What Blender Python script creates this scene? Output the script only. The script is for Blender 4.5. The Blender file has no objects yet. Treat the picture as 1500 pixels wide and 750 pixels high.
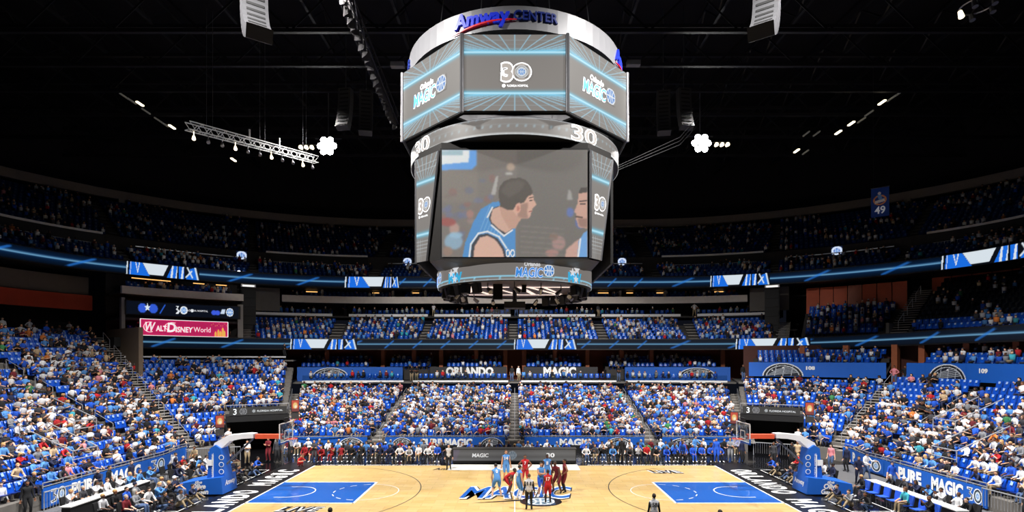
import bpy, math, random
import numpy as np
from mathutils import Vector, Matrix
R = math.radians
random.seed(7)
rng = np.random.default_rng(7)
S = bpy.context.scene
C = S.collection

# ---------------------------------------------------------------- camera, world, lights, exposure
cam_d = bpy.data.cameras.new('camera')
cam_d.sensor_width = 36.0
cam_d.lens = 19.104
cam_d.shift_x = -4 / 1500
cam_d.shift_y = 0.1
cam_d.clip_end = 500
cam = bpy.data.objects.new('camera', cam_d)
cam.location = (0, -31.2, 7.66)
cam.rotation_euler = (R(90), 0, 0)
C.objects.link(cam)
S.camera = cam
S.view_settings.view_transform = 'Standard'
S.view_settings.look = 'None'
S.view_settings.exposure = 0.0
S.view_settings.gamma = 1.0
w = bpy.data.worlds.new('world')
S.world = w
w.use_nodes = True
w.node_tree.nodes['Background'].inputs[0].default_value = (0.5, 0.6, 1.0, 1)
w.node_tree.nodes['Background'].inputs[1].default_value = 0.008
try:
    S.cycles.max_bounces = 5
    S.cycles.diffuse_bounces = 3
    S.cycles.glossy_bounces = 2
    S.cycles.transparent_max_bounces = 6
    S.cycles.sample_clamp_indirect = 4
except Exception:
    pass

def spot(name, loc, target, watts, angle, blend, size=0.6, col=(1, 0.97, 0.93)):
    d = bpy.data.lights.new(name, 'SPOT')
    d.energy = watts
    d.spot_size = R(angle)
    d.spot_blend = blend
    d.shadow_soft_size = size
    d.color = col
    o = bpy.data.objects.new(name, d)
    o.location = loc
    o.rotation_euler = (Vector(target) - Vector(loc)).to_track_quat('-Z', 'Y').to_euler()
    C.objects.link(o)
    return o

for lx, ly, tx, ty, pw in ((-15, -12, -6, 3, 40000), (15, -12, 6, 3, 40000), (-17.2, 15.0, -9, 5, 24000), (17.2, 15.0, 9, 5, 24000)):
    spot('arena_spot', (lx, ly, 29), (tx, ty, 0), pw, 108, 0.6)
# lamps over the ends and the far stand
for lx, ly, tx, ty, tz, pw, an in ((-16, -4, -27, 4, 2, 36000, 74), (16, -4, 27, 4, 2, 36000, 74), (-9, -6, -10, 19, 1, 30000, 66), (9, -6, 10, 19, 1, 30000, 66), (-22, -6, 30, 24, 3.5, 24000, 36), (22, -6, -31, 22, 3.5, 20000, 36)):
    spot('stand_spot', (lx, ly, 28.5), (tx, ty, tz), pw, an, 0.9)

# ---------------------------------------------------------------- materials
_m = {}
def srgb(c):
    return tuple(((x / 255) / 12.92 if x <= 10 else (((x / 255) + 0.055) / 1.055) ** 2.4) for x in c)

def mat(name, rgb, rough=0.6, metal=0.0, emit=0.0, vary=0.12, scale=3.0, coat=0.0, alpha=1.0, spec=0.5, bump=0.0):
    if name in _m:
        return _m[name]
    m = bpy.data.materials.new(name)
    m.use_nodes = True
    nt = m.node_tree
    b = nt.nodes['Principled BSDF']
    col = (*srgb(rgb), 1)
    b.inputs['Base Color'].default_value = col
    b.inputs['Roughness'].default_value = rough
    b.inputs['Metallic'].default_value = metal
    b.inputs['Coat Weight'].default_value = coat
    b.inputs['Specular IOR Level'].default_value = spec
    b.inputs['Alpha'].default_value = alpha
    if emit:
        b.inputs['Emission Color'].default_value = col
        b.inputs['Emission Strength'].default_value = emit
    if vary:
        tc = nt.nodes.new('ShaderNodeTexCoord')
        n = nt.nodes.new('ShaderNodeTexNoise')
        n.inputs['Scale'].default_value = scale
        n.inputs['Detail'].default_value = 3
        mx = nt.nodes.new('ShaderNodeMix'); mx.data_type = 'RGBA'
        mx.inputs[6].default_value = tuple(c * (1 - vary) for c in col[:3]) + (1,)
        mx.inputs[7].default_value = tuple(min(1, c * (1 + vary)) for c in col[:3]) + (1,)
        nt.links.new(tc.outputs['Object'], n.inputs['Vector'])
        nt.links.new(n.outputs['Fac'], mx.inputs[0])
        nt.links.new(mx.outputs[2], b.inputs['Base Color'])
        if bump:
            bp = nt.nodes.new('ShaderNodeBump'); bp.inputs['Strength'].default_value = bump
            nt.links.new(n.outputs['Fac'], bp.inputs['Height'])
            nt.links.new(bp.outputs['Normal'], b.inputs['Normal'])
    _m[name] = m
    return m

def attr_mat(name, mode, strength=1.0, rough=0.7, diffuse=0.07, spec=0.5):
    """colour read from the mesh's own colour attribute: flat print, crowd clothing, or LED picture"""
    if name in _m:
        return _m[name]
    m = bpy.data.materials.new(name); m.use_nodes = True
    nt = m.node_tree; b = nt.nodes['Principled BSDF']
    a = nt.nodes.new('ShaderNodeAttribute'); a.attribute_name = 'col'
    b.inputs['Roughness'].default_value = rough
    b.inputs['Specular IOR Level'].default_value = spec
    if mode == 'print':
        nt.links.new(a.outputs['Color'], b.inputs['Base Color'])
    else:
        b.inputs['Base Color'].default_value = (diffuse, diffuse, diffuse * 0.97, 1)
        nt.links.new(a.outputs['Color'], b.inputs['Emission Color'])
        b.inputs['Emission Strength'].default_value = strength
    _m[name] = m
    return m

M_PRINT = attr_mat('flat_print', 'print', rough=0.6)
M_CROWD = attr_mat('crowd_cloth', 'print', rough=0.9)
M_LED = attr_mat('led_picture', 'led', 0.9, 0.45, 0.035, 0.2)
M_RIB = attr_mat('led_ribbon', 'led', 1.0, 0.5, 0.01, 0.05)

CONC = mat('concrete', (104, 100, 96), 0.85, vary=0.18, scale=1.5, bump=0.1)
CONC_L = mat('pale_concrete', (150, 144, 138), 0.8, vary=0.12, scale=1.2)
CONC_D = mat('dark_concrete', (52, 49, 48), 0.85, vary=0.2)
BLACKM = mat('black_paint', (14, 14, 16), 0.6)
ROOFM = mat('roof_steel', (34, 34, 40), 0.6, 0.2)
ROOFD = mat('roof_deck', (22, 22, 30), 0.9, vary=0.3, scale=0.4)
GREYM = mat('grey_metal', (120, 120, 124), 0.4, 0.8)
STEEL = mat('rail_steel', (205, 207, 212), 0.3, 0.6)
WHITEP = mat('white_paint', (232, 232, 232), 0.5, vary=0.04)
SEATM = mat('seat_blue', (16, 78, 190), 0.28, coat=0.3, vary=0.05)
SEATD = mat('seat_pan_blue', (8, 42, 128), 0.35, vary=0.05)
BLUEP = mat('pad_blue', (18, 92, 190), 0.55, vary=0.05)
ORANGE = mat('orange_wood', (196, 82, 38), 0.55, vary=0.25, scale=1.0)
REDB = mat('red_brown_wood', (130, 56, 36), 0.6, vary=0.2, scale=1.0)
GLASS = None
def glass():
    global GLASS
    if GLASS: return GLASS
    m = bpy.data.materials.new('clear_glass'); m.use_nodes = True
    nt = m.node_tree; nt.nodes.remove(nt.nodes['Principled BSDF'])
    out = nt.nodes['Material Output']
    t = nt.nodes.new('ShaderNodeBsdfTransparent'); t.inputs[0].default_value = (0.86, 0.92, 0.92, 1)
    g = nt.nodes.new('ShaderNodeBsdfGlossy'); g.inputs['Roughness'].default_value = 0.08
    mx = nt.nodes.new('ShaderNodeMixShader'); mx.inputs[0].default_value = 0.12
    nt.links.new(t.outputs[0], mx.inputs[1]); nt.links.new(g.outputs[0], mx.inputs[2])
    nt.links.new(mx.outputs[0], out.inputs[0])
    GLASS = m
    return m

# ---------------------------------------------------------------- mesh helpers
def reg(o, label=None, cat=None, group=None, kind=None):
    if label: o['label'] = label
    if cat: o['category'] = cat
    if group: o['group'] = group
    if kind: o['kind'] = kind
    return o

class MB:
    def __init__(s):
        s.v = []; s.f = []; s.mi = []; s.m = 0
    def add(s, vs, fs):
        b = len(s.v); s.v += [tuple(v) for v in vs]
        s.f += [tuple(i + b for i in f) for f in fs]; s.mi += [s.m] * len(fs)
        return s
    def box(s, c, size, rz=0.0, rot=None):
        hx, hy, hz = size[0] / 2, size[1] / 2, size[2] / 2
        P = [Vector((x, y, z)) for z in (-hz, hz) for y in (-hy, hy) for x in (-hx, hx)]
        mt = rot if rot is not None else Matrix.Rotation(rz, 3, 'Z')
        c = Vector(c)
        return s.add([mt @ p + c for p in P], [(0, 2, 3, 1), (4, 5, 7, 6), (0, 1, 5, 4), (2, 6, 7, 3), (0, 4, 6, 2), (1, 3, 7, 5)])
    def tube(s, pts, r, n=6, cap=True, closed=False):
        pts = [Vector(p) for p in pts]
        rs = r if isinstance(r, (list, tuple)) else [r] * len(pts)
        vs = []
        for i, p in enumerate(pts):
            a = pts[i - 1] if i > 0 else (pts[-1] if closed else p)
            b = pts[i + 1] if i < len(pts) - 1 else (pts[0] if closed else p)
            t = (b - a)
            if t.length < 1e-9: t = Vector((0, 0, 1))
            t.normalize()
            up = Vector((0, 0, 1)) if abs(t.z) < 0.95 else Vector((1, 0, 0))
            x = t.cross(up).normalized(); y = x.cross(t)
            for k in range(n):
                an = 2 * math.pi * (k + 0.5) / n
                vs.append(p + x * math.cos(an) * rs[i] + y * math.sin(an) * rs[i])
        fs = []
        N = len(pts)
        for i in range(N if closed else N - 1):
            j = (i + 1) % N
            for k in range(n):
                k2 = (k + 1) % n
                fs.append((i * n + k, i * n + k2, j * n + k2, j * n + k))
        if cap and not closed:
            fs.append(tuple(range(n - 1, -1, -1))); fs.append(tuple((N - 1) * n + k for k in range(n)))
        return s.add(vs, fs)
    def lathe(s, prof, n=24, c=(0, 0, 0), a0=0.0, a1=2 * math.pi):
        full = abs(a1 - a0 - 2 * math.pi) < 1e-6
        m = n if full else n + 1
        vs = [(c[0] + r * math.cos(a0 + (a1 - a0) * k / n), c[1] + r * math.sin(a0 + (a1 - a0) * k / n), c[2] + z) for r, z in prof for k in range(m)]
        fs = []
        for i in range(len(prof) - 1):
            for k in range(n):
                k2 = (k + 1) % m
                fs.append((i * m + k, i * m + k2, (i + 1) * m + k2, (i + 1) * m + k))
        return s.add(vs, fs)
    def prism(s, poly, mapf, t):
        """poly 2-D outline, mapf(x, y, depth) -> point"""
        n = len(poly)
        vs = [mapf(x, y, 0) for x, y in poly] + [mapf(x, y, t) for x, y in poly]
        fs = [tuple(range(n - 1, -1, -1)), tuple(range(n, 2 * n))] + [(i, (i + 1) % n, n + (i + 1) % n, n + i) for i in range(n)]
        return s.add(vs, fs)
    def build(s, name, mats, parent=None, smooth=False):
        me = bpy.data.meshes.new(name)
        me.from_pydata(s.v, [], s.f)
        for m_ in (mats if isinstance(mats, (list, tuple)) else [mats]): me.materials.append(m_)
        if any(s.mi): me.polygons.foreach_set('material_index', s.mi)
        if smooth: me.polygons.foreach_set('use_smooth', [True] * len(s.f))
        me.update()
        o = bpy.data.objects.new(name, me)
        C.objects.link(o)
        if parent: o.parent = parent
        return o

def empty(name, loc=(0, 0, 0), rz=0.0):
    o = bpy.data.objects.new(name, None); o.location = loc; o.rotation_euler = (0, 0, rz)
    C.objects.link(o)
    return o

_text = {}
def text_geo(s, bold=0.0, shear=0.0, spacing=1.0, extrude=0.0):
    """letters as a mesh, normalised to its own cap height 1 and centred on x; returns verts (n,3), faces, width"""
    k = (s, bold, shear, spacing, extrude)
    if k in _text: return _text[k]
    c = bpy.data.curves.new('letters', 'FONT')
    c.body = s; c.offset = bold; c.shear = shear; c.space_character = spacing; c.extrude = extrude; c.resolution_u = 3
    o = bpy.data.objects.new('letters', c)
    me = bpy.data.meshes.new_from_object(o)
    v = np.empty(len(me.vertices) * 3); me.vertices.foreach_get('co', v); v = v.reshape(-1, 3)
    fs = [tuple(p.vertices) for p in me.polygons]
    bpy.data.objects.remove(o); bpy.data.curves.remove(c); bpy.data.meshes.remove(me)
    v[:, :2] /= 0.69
    x0, x1 = v[:, 0].min(), v[:, 0].max()
    v[:, 0] -= (x0 + x1) / 2
    _text[k] = (v, fs, x1 - x0)
    return _text[k]

def put_text(mb, s, mapf, h, x=0.0, y=0.0, w=None, bold=0.0, shear=0.0, spacing=1.0, extrude=0.0, zoff=0.0):
    v, fs, tw = text_geo(s, bold, shear, spacing, extrude)
    sx = (w / tw) if w else h
    mb.add([mapf(x + p[0] * sx, y + p[1] * h, zoff + p[2]) for p in v], fs)

# a flat picture made of small coloured cells (LED pictures, printed cloth)
class Canvas:
    def __init__(s, w, h, nx, ny, bg):
        s.w, s.h, s.nx, s.ny = w, h, nx, ny
        X, Y = np.meshgrid(np.linspace(0, w, nx), np.linspace(0, h, ny))
        s.X, s.Y = X, Y
        s.c = np.ones((ny, nx, 3)) * np.array(bg, float)
    def blend(s, a, col, alpha=1.0):
        a = np.clip(a, 0, 1)[..., None] * alpha
        s.c = s.c * (1 - a) + np.array(col, float) * a
    def blur(s, a, k):
        for _ in range(k):
            p = np.pad(a, 1, mode='edge')
            a = (p[:-2, 1:-1] + p[2:, 1:-1] + p[1:-1, :-2] + p[1:-1, 2:] + p[1:-1, 1:-1] * 2) / 6
        return a
    def poly(s, pts, col, blur=0, alpha=1.0):
        a = np.zeros(s.X.shape, bool)
        n = len(pts)
        for i in range(n):
            x0, y0 = pts[i]; x1, y1 = pts[(i + 1) % n]
            if y0 == y1: continue
            c = ((s.Y >= min(y0, y1)) & (s.Y < max(y0, y1)))
            xi = x0 + (s.Y - y0) * (x1 - x0) / (y1 - y0)
            a ^= c & (s.X < xi)
        s.blend(s.blur(a.astype(float), blur), col, alpha)
    def ell(s, cx, cy, rx, ry, col, blur=0, alpha=1.0, ring=None):
        d = np.sqrt(((s.X - cx) / rx) ** 2 + ((s.Y - cy) / ry) ** 2)
        a = (d < 1).astype(float)
        if ring: a = ((d < 1) & (d > 1 - ring)).astype(float)
        s.blend(s.blur(a, blur), col, alpha)
    def line(s, p, q, wd, col, alpha=1.0, soft=False):
        p = np.array(p, float); q = np.array(q, float); d = q - p; L = (d ** 2).sum() + 1e-9
        t = np.clip(((s.X - p[0]) * d[0] + (s.Y - p[1]) * d[1]) / L, 0, 1)
        dist = np.hypot(s.X - p[0] - t * d[0], s.Y - p[1] - t * d[1])
        a = np.exp(-(dist / wd) ** 2) if soft else np.clip(1.5 - dist / wd, 0, 1)
        s.blend(a, col, alpha)
    def ball(s, cx, cy, r, line=(235, 240, 245), fill=(60, 130, 210)):
        s.ell(cx, cy, r, r, line); s.ell(cx, cy, r * 0.86, r * 0.86, fill)
        lw = r * 0.07
        s.line((cx - r * .85, cy), (cx + r * .85, cy), lw, line); s.line((cx, cy - r * .85), (cx, cy + r * .85), lw, line)
        for sg in (-1, 1):
            pr = None
            for t in np.linspace(-0.8, 0.8, 9):
                q = (cx + sg * r * (0.75 - 0.45 * math.cos(t * 1.6)), cy + r * t)
                if pr: s.line(pr, q, lw, line)
                pr = q
    def build(s, name, mapf, material, parent=None):
        c = np.clip(s.c, 0, 255) / 255
        lin = np.where(c < 0.04045, c / 12.92, ((c + 0.055) / 1.055) ** 2.4)
        vs = [mapf(x, y) for x, y in zip(s.X.ravel().tolist(), s.Y.ravel().tolist())]
        nx, ny = s.nx, s.ny
        i = np.arange(nx * ny).reshape(ny, nx)
        f = np.stack([i[:-1, :-1], i[:-1, 1:], i[1:, 1:], i[1:, :-1]], -1).reshape(-1, 4)
        me = bpy.data.meshes.new(name)
        me.from_pydata(vs, [], f.tolist())
        at = me.color_attributes.new('col', 'FLOAT_COLOR', 'POINT')
        at.data.foreach_set('color', np.concatenate([lin.reshape(-1, 3), np.ones((nx * ny, 1))], 1).astype(np.float32).ravel())
        me.materials.append(material)
        o = bpy.data.objects.new(name, me); C.objects.link(o)
        if parent: o.parent = parent
        return o

# ---------------------------------------------------------------- the bowl's plan: far side straight, round corners, straight ends
def smooth(t):
    t = max(0.0, min(1.0, t)); return t * t * (3 - 2 * t)
def trk(U, r):
    s = 1 if U >= 0 else -1
    u = abs(U)
    if u <= 16: return Vector((U, 4 + r)), Vector((0.0, 1.0))
    if u <= 36:
        a = R(90 - (u - 16) * 4.5)
        xc = 16 - 2 * smooth((35 - math.degrees(a)) / 30)
        return Vector((s * (xc + r * math.cos(a)), 4 + r * math.sin(a))), Vector((s * math.cos(a), math.sin(a)))
    return Vector((s * (14 + r), 4 - (u - 36))), Vector((s * 1.0, 0.0))
def ulen(U, r):   # metres along the row for one unit of U
    return r * math.pi / 40 if 16 < abs(U) < 36 else 1.0
def P3(U, r, z):
    p, n = trk(U, r); return Vector((p.x, p.y, z))
def pxU(px, r):   # place along the plan that a given bearing meets at radius r
    best = min((abs(754 + 796 * trk(u / 20, r)[0].x / max(6, trk(u / 20, r)[0].y + 31.2) - px), u / 20) for u in range(-900, 901))
    return best[1]
def facing(U):    # rotation so that local -Y looks to the court
    p, n = trk(U, 20); return math.atan2(n.y, n.x) - math.pi / 2

def sweep(name, U0, U1, prof, material, parent=None, step=1.0, closed=False, mb=None, rz=None):
    """profile [(r, z)] carried along the plan; rz(U) -> (dr, dz)"""
    n = max(1, int(math.ceil(abs(U1 - U0) / step)))
    vs = []; fs = []
    m = len(prof)
    for i in range(n + 1):
        U = U0 + (U1 - U0) * i / n
        dr, dz = rz(U) if rz else (0, 0)
        for r, z in prof: vs.append(tuple(P3(U, r + dr, z + dz)))
    mm = m if closed else m - 1
    for i in range(n):
        for k in range(mm):
            k2 = (k + 1) % m
            fs.append((i * m + k, (i + 1) * m + k, (i + 1) * m + k2, i * m + k2))
    if closed:
        fs.append(tuple(range(m - 1, -1, -1))); fs.append(tuple(n * m + k for k in range(m)))
    if mb is not None:
        mb.add(vs, fs); return None
    return MB().add(vs, fs).build(name, material, parent)
def band(name, U0, U1, r0, r1, z0, z1, material, parent=None, step=1.0, rz=None, mb=None):
    return sweep(name, U0, U1, [(r0, z0), (r0, z1), (r1, z1), (r1, z0)], material, parent, step, True, mb, rz)
# ================================================================ THE SETTING
ST = dict(kind='structure')
BEAMC = mat('beam_pale', (214, 204, 194), .8)
# floor of the arena and the playing court
def court_floor_mat():
    m = bpy.data.materials.new('maple_court'); m.use_nodes = True
    nt = m.node_tree; b = nt.nodes['Principled BSDF']
    tc = nt.nodes.new('ShaderNodeTexCoord')
    br = nt.nodes.new('ShaderNodeTexBrick')
    br.inputs['Scale'].default_value = 1.0
    br.inputs['Color1'].default_value = (*srgb((248, 214, 148)), 1)
    br.inputs['Color2'].default_value = (*srgb((238, 200, 128)), 1)
    br.inputs['Mortar'].default_value = (*srgb((198, 160, 108)), 1)
    br.inputs['Mortar Size'].default_value = 0.008
    br.inputs['Brick Width'].default_value = 1.22
    br.inputs['Row Height'].default_value = 0.61
    br2 = nt.nodes.new('ShaderNodeTexBrick')
    br2.inputs['Scale'].default_value = 1.0
    br2.inputs['Color1'].default_value = (1, 1, 1, 1); br2.inputs['Color2'].default_value = (0.86, 0.84, 0.8, 1)
    br2.inputs['Mortar'].default_value = (0.8, 0.78, 0.7, 1); br2.inputs['Mortar Size'].default_value = 0.001
    br2.inputs['Brick Width'].default_value = 0.61; br2.inputs['Row Height'].default_value = 0.057
    n = nt.nodes.new('ShaderNodeTexNoise'); n.inputs['Scale'].default_value = 6
    mp = nt.nodes.new('ShaderNodeMapping'); mp.inputs['Scale'].default_value = (0.3, 6, 1)
    mx = nt.nodes.new('ShaderNodeMix'); mx.data_type = 'RGBA'; mx.blend_type = 'MULTIPLY'; mx.inputs[0].default_value = 1
    mx2 = nt.nodes.new('ShaderNodeMix'); mx2.data_type = 'RGBA'; mx2.blend_type = 'MULTIPLY'; mx2.inputs[0].default_value = 0.3
    L = nt.links.new
    L(tc.outputs['Object'], br.inputs['Vector']); L(tc.outputs['Object'], br2.inputs['Vector'])
    L(tc.outputs['Object'], mp.inputs['Vector']); L(mp.outputs[0], n.inputs['Vector'])
    L(br.outputs['Color'], mx.inputs[6]); L(br2.outputs['Color'], mx.inputs[7])
    L(mx.outputs[2], mx2.inputs[6]); L(n.outputs['Color'], mx2.inputs[7])
    L(mx2.outputs[2], b.inputs['Base Color'])
    b.inputs['Roughness'].default_value = 0.3
    b.inputs['Coat Weight'].default_value = 0.25
    b.inputs['Coat Roughness'].default_value = 0.2
    return m
FLOORB = mat('black_gloss_floor', (16, 16, 19), 0.22, coat=0.4, vary=0.3)
FLOORG = mat('grey_floor', (98, 98, 100), 0.6, vary=0.15)
LINEW = mat('court_white', (240, 240, 240), 0.4, vary=0.02)
LINEK = mat('court_black', (20, 20, 22), 0.35, vary=0.02)
KEYB = mat('court_blue', (24, 96, 190), 0.3, coat=0.3, vary=0.04)

fl = MB().box((0, -2, -0.08), (62, 44, 0.10)).build('floor', FLOORB); reg(fl, 'black glossy arena floor around the basketball court', **ST)
for s in (-1, 1):
    g = MB().box((s * 22.4, -1, -0.02), (4.6, 18, 0.02)).build('trim_1' if s < 0 else 'trim_2', FLOORG)
    reg(g, 'grey floor covering in front of the end stand', **ST)
court = MB().box((0, 0, -0.014), (28.66, 15.24, 0.026)).build('basketball_court', court_floor_mat())
reg(court, 'pale maple basketball court with blue keys and black lettered ends', 'court')
def flat(mb, pts, z): mb.add([(x, y, z) for x, y in pts], [tuple(range(len(pts)))])
def rect(mb, x0, y0, x1, y1, z): flat(mb, [(x0, y0), (x1, y0), (x1, y1), (x0, y1)], z)
def arc_line(mb, cx, cy, r, a0, a1, w, z, n=32, dash=False):
    for i in range(n):
        if dash and i % 4 >= 2: continue
        t0 = a0 + (a1 - a0) * i / n; t1 = a0 + (a1 - a0) * (i + 1) / n
        flat(mb, [(cx + (r - w / 2) * math.cos(t0), cy + (r - w / 2) * math.sin(t0)), (cx + (r + w / 2) * math.cos(t0), cy + (r + w / 2) * math.sin(t0)),
                  (cx + (r + w / 2) * math.cos(t1), cy + (r + w / 2) * math.sin(t1)), (cx + (r - w / 2) * math.cos(t1), cy + (r - w / 2) * math.sin(t1))], z)
for s in (-1, 1):
    mb = MB(); rect(mb, s * 14.33, -2.44, s * 8.53, 2.44, 0.003)
    mb.build('painted_key', KEYB, court)
    mb = MB()
    for y in (-2.44, 2.44): rect(mb, s * 14.33, y - 0.06, s * 8.53, y + 0.06, 0.005)
    rect(mb, s * 8.59, -2.5, s * 8.47, 2.5, 0.005)
    rect(mb, s * 14.33, -7.62, s * 14.23, 7.62, 0.005)
    mb.build('key_outline', LINEW, court)
    mb = MB()
    a = 0 if s < 0 else math.pi
    arc_line(mb, s * 12.73, 0, 1.22, a - math.pi / 2, a + math.pi / 2, 0.07, 0.006)
    rect(mb, s * 12.73, 1.185, s * 13.3, 1.255, 0.006); rect(mb, s * 12.73, -1.255, s * 13.3, -1.185, 0.006)
    mb.build('restricted_arc', LINEW, court)
    for q in range(7):
        mb = MB(); t0 = a + math.pi / 2 + (q + .25) * math.pi / 7; arc_line(mb, s * 8.53, 0, 1.83, t0, t0 + math.pi / 14, 0.06, 0.006, 3); mb.build('line_dash', LINEW, court)
    mb = MB(); arc_line(mb, s * 8.53, 0, 1.83, a - math.pi / 2, a + math.pi / 2, 0.05, 0.006)
    mb.build('free_throw_circle', LINEW, court)
    mb = MB(); b3 = math.asin(6.71 / 7.24)
    arc_line(mb, s * 12.73, 0, 7.24, a - b3, a + b3, 0.055, 0.004, 48)
    for y in (-6.71, 6.71): rect(mb, s * 14.33, y - .03, s * (12.73 - 7.24 * math.cos(b3)), y + .03, 0.004)
    mb.build('three_point_line', mat('line_dark_grey', (64, 62, 60), 0.4, vary=0.02), court)
mb = MB(); rect(mb, -0.025, -7.62, 0.025, 7.62, 0.003); mb.build('half_court_line', LINEW, court)
mb = MB(); rect(mb, -4.6, 6.0, 4.5, 7.98, 0.012); mb.build('white_floor_area', mat('white_floor', (246, 243, 236), 0.3, vary=0.02), court)  # flat white rectangle along the sideline before the scorers table
# centre logo: word in blue with a white outline and black shadow, ball below
def on_floor(z): return lambda x, y, d: (x, y, z)
def floor_word(word, cx, cy, h, w, name, layers, shear=0.25, rot=None):
    for i, (b, m_, dx, dy) in enumerate(layers):
        mb = MB(); zz = 0.006 + 0.002 * i
        f = (lambda x, y, d: (cx + x + dx, cy + y + dy, zz)) if rot is None else (lambda x, y, d: rot(x + dx, y + dy, zz))
        put_text(mb, word, f, h, 0, -h / 2, w=w, bold=b, shear=shear, spacing=1.05)
        mb.build(name, m_, court)
floor_word('MAGIC', 0.15, -0.1, 2.5, 6.4, 'center_lettering', [(0.07, LINEK, 0.06, -0.1), (0.06, LINEW, 0, 0), (0.015, KEYB, 0, 0)], 0.3)
mb = MB(); n = 32
def disc(mb, cx, cy, rx, ry, z, n=32): flat(mb, [(cx + rx * math.cos(2 * math.pi * k / n), cy + ry * math.sin(2 * math.pi * k / n)) for k in range(n)], z)
disc(mb, 1.4, -2.15, 1.12, .95, 0.014); flat(mb, [(-2.3, -2.5), (0.2, -1.75), (0.6, -1.95)], 0.0135)
mb.build('ball_emblem_shadow', LINEK, court)
cv = Canvas(2, 2, 44, 44, (40, 60, 90)); cv.ball(1, 1, 1.0, (215, 222, 228), (96, 120, 140))
cv.build('ball_emblem', lambda x, y: (1.38 + (x - 1) * 0.76, -2.15 + (y - 1) * 0.7, 0.018), M_PRINT, court)
floor_word('Amway', -4.55, 6.45, 0.62, 2.2, 'floor_advert', [(0.03, LINEK, 0, 0)], 0.3)
floor_word('LIVE', 10.15, 5.55, 0.8, 2.3, 'floor_advert', [(0.12, LINEK, 0, -0.05), (0.0, LINEW, 0, 0)], -0.3)
floor_word('LIVE', -10.9, -3.6, 0.8, 2.3, 'floor_advert', [(0.12, LINEK, 0, -0.05), (0.0, LINEW, 0, 0)], 0.3)
# black aprons and the long words beyond both baselines
for s in (-1, 1):
    mb = MB(); rect(mb, s * 14.34, -8.9, s * 16.6, 8.9, -0.012); ap = mb.build('baseline_apron', LINEK, court)
    word = 'ORLANDO MAGIC'
    for i, ch in enumerate(word):
        if ch == ' ': continue
        t = (i + 0.5) / len(word)
        y = (-6.35 + 12.7 * t) if s < 0 else (6.35 - 12.7 * t)
        mb = MB()
        f = (lambda x, yy, d: (-15.45 - yy, y + x, -0.008)) if s < 0 else (lambda x, yy, d: (15.45 + yy, y - x, -0.008))
        v, fs, tw = text_geo(ch, 0.045)
        mb.add([f(p[0] * 0.78 / max(tw, 0.45), (p[1] - 0.5) * 1.25, 0) for p in v], fs)
        mb.build('baseline_letter', LINEW, court)
for k in range(2):
    mb = MB()
    x0 = -14.2 if k == 0 else 4.9
    put_text(mb, 'MAGIC BASKETBALL PRESENTED BY FLORIDA HOSPITAL', lambda x, y, d: (x, y, -0.008), 0.2, x0 + 4.6, 7.78, w=8.6, bold=0.03, shear=0.3)
    mb.build('sideline_lettering', LINEW, court)
for s in (-1, 1):     # white box lines marked on the black floor behind the baselines
    mb = MB()
    for y0, y1 in ((1.7, 6.2), (-6.2, -1.7)):
        for xx in (16.9, 19.0): rect(mb, s * xx - .03, y0, s * xx + .03, y1, -0.01)
        for yy in (y0, y1, (y0 + y1) / 2): rect(mb, s * 16.9, yy - .03, s * 19.0, yy + .03, -0.01)
    reg(mb.build('floor_marking', LINEW), 'white box lines on the black floor behind the %s baseline' % ('left' if s < 0 else 'right'), 'marking')

# ---- stepped stands
SEAT_SLOTS = []    # (U, r, z, rz, tier, section, row)
AISLES = []
def stand(name, label, secs, r0, n, pitch, z0, rise, tier, m=CONC, aisle=0.62, zlow=-0.05, skip=None, seats=True, hide_under=None):
    for (Ua, Ub, tag) in secs:
        prof = [(r0, zlow if hide_under is None else hide_under), (r0, z0)]
        for k in range(n):
            prof += [(r0 + (k + 1) * pitch, z0 + k * rise)]
            if k < n - 1: prof += [(r0 + (k + 1) * pitch, z0 + (k + 1) * rise)]
        rl = prof[-1][0]
        prof += [(rl, z0 + (n - 1) * rise - 0.3), (r0 + 0.3, (zlow if hide_under is None else hide_under))]
        o = sweep(name, Ua, Ub, prof, m, step=0.8)
        reg(o, label + ', ' + tag, **ST)
        if not seats: continue
        for k in range(n):
            r = r0 + k * pitch + pitch * 0.55
            z = z0 + k * rise
            U = Ua + (.15 if abs(Ua) == 24.5 else aisle) / ulen((Ua + Ub) / 2, r)
            Ue = Ub - (.15 if abs(Ub) == 24.5 else aisle) / ulen((Ua + Ub) / 2, r)
            tot = 0; uu = U
            cnt = 0
            step = 0.53
            while uu <= Ue:
                if not (skip and skip(uu, r)):
                    SEAT_SLOTS.append((uu, r, z, tier, tag, k, cnt))
                cnt += 1
                uu += step / ulen(uu, r)
A1, A2, A3 = 20.1, 28.3, 33.8
def tunnel(uu, r): return 20.35 < abs(uu) < 24.3 and r < 14.6
stand('terrace', 'concrete steps of the lower stand', [(-A1, -11.4, 'far side second block left of centre'), (-11.4, 0, 'far side block left of centre'), (0, 11.4, 'far side block right of centre'), (11.4, A1, 'far side second block right of centre')], 9.9, 16, 0.82, 0.80, 0.205, 'far lower stand')
NB = 6
rt = 9.9 + NB * 0.83
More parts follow.
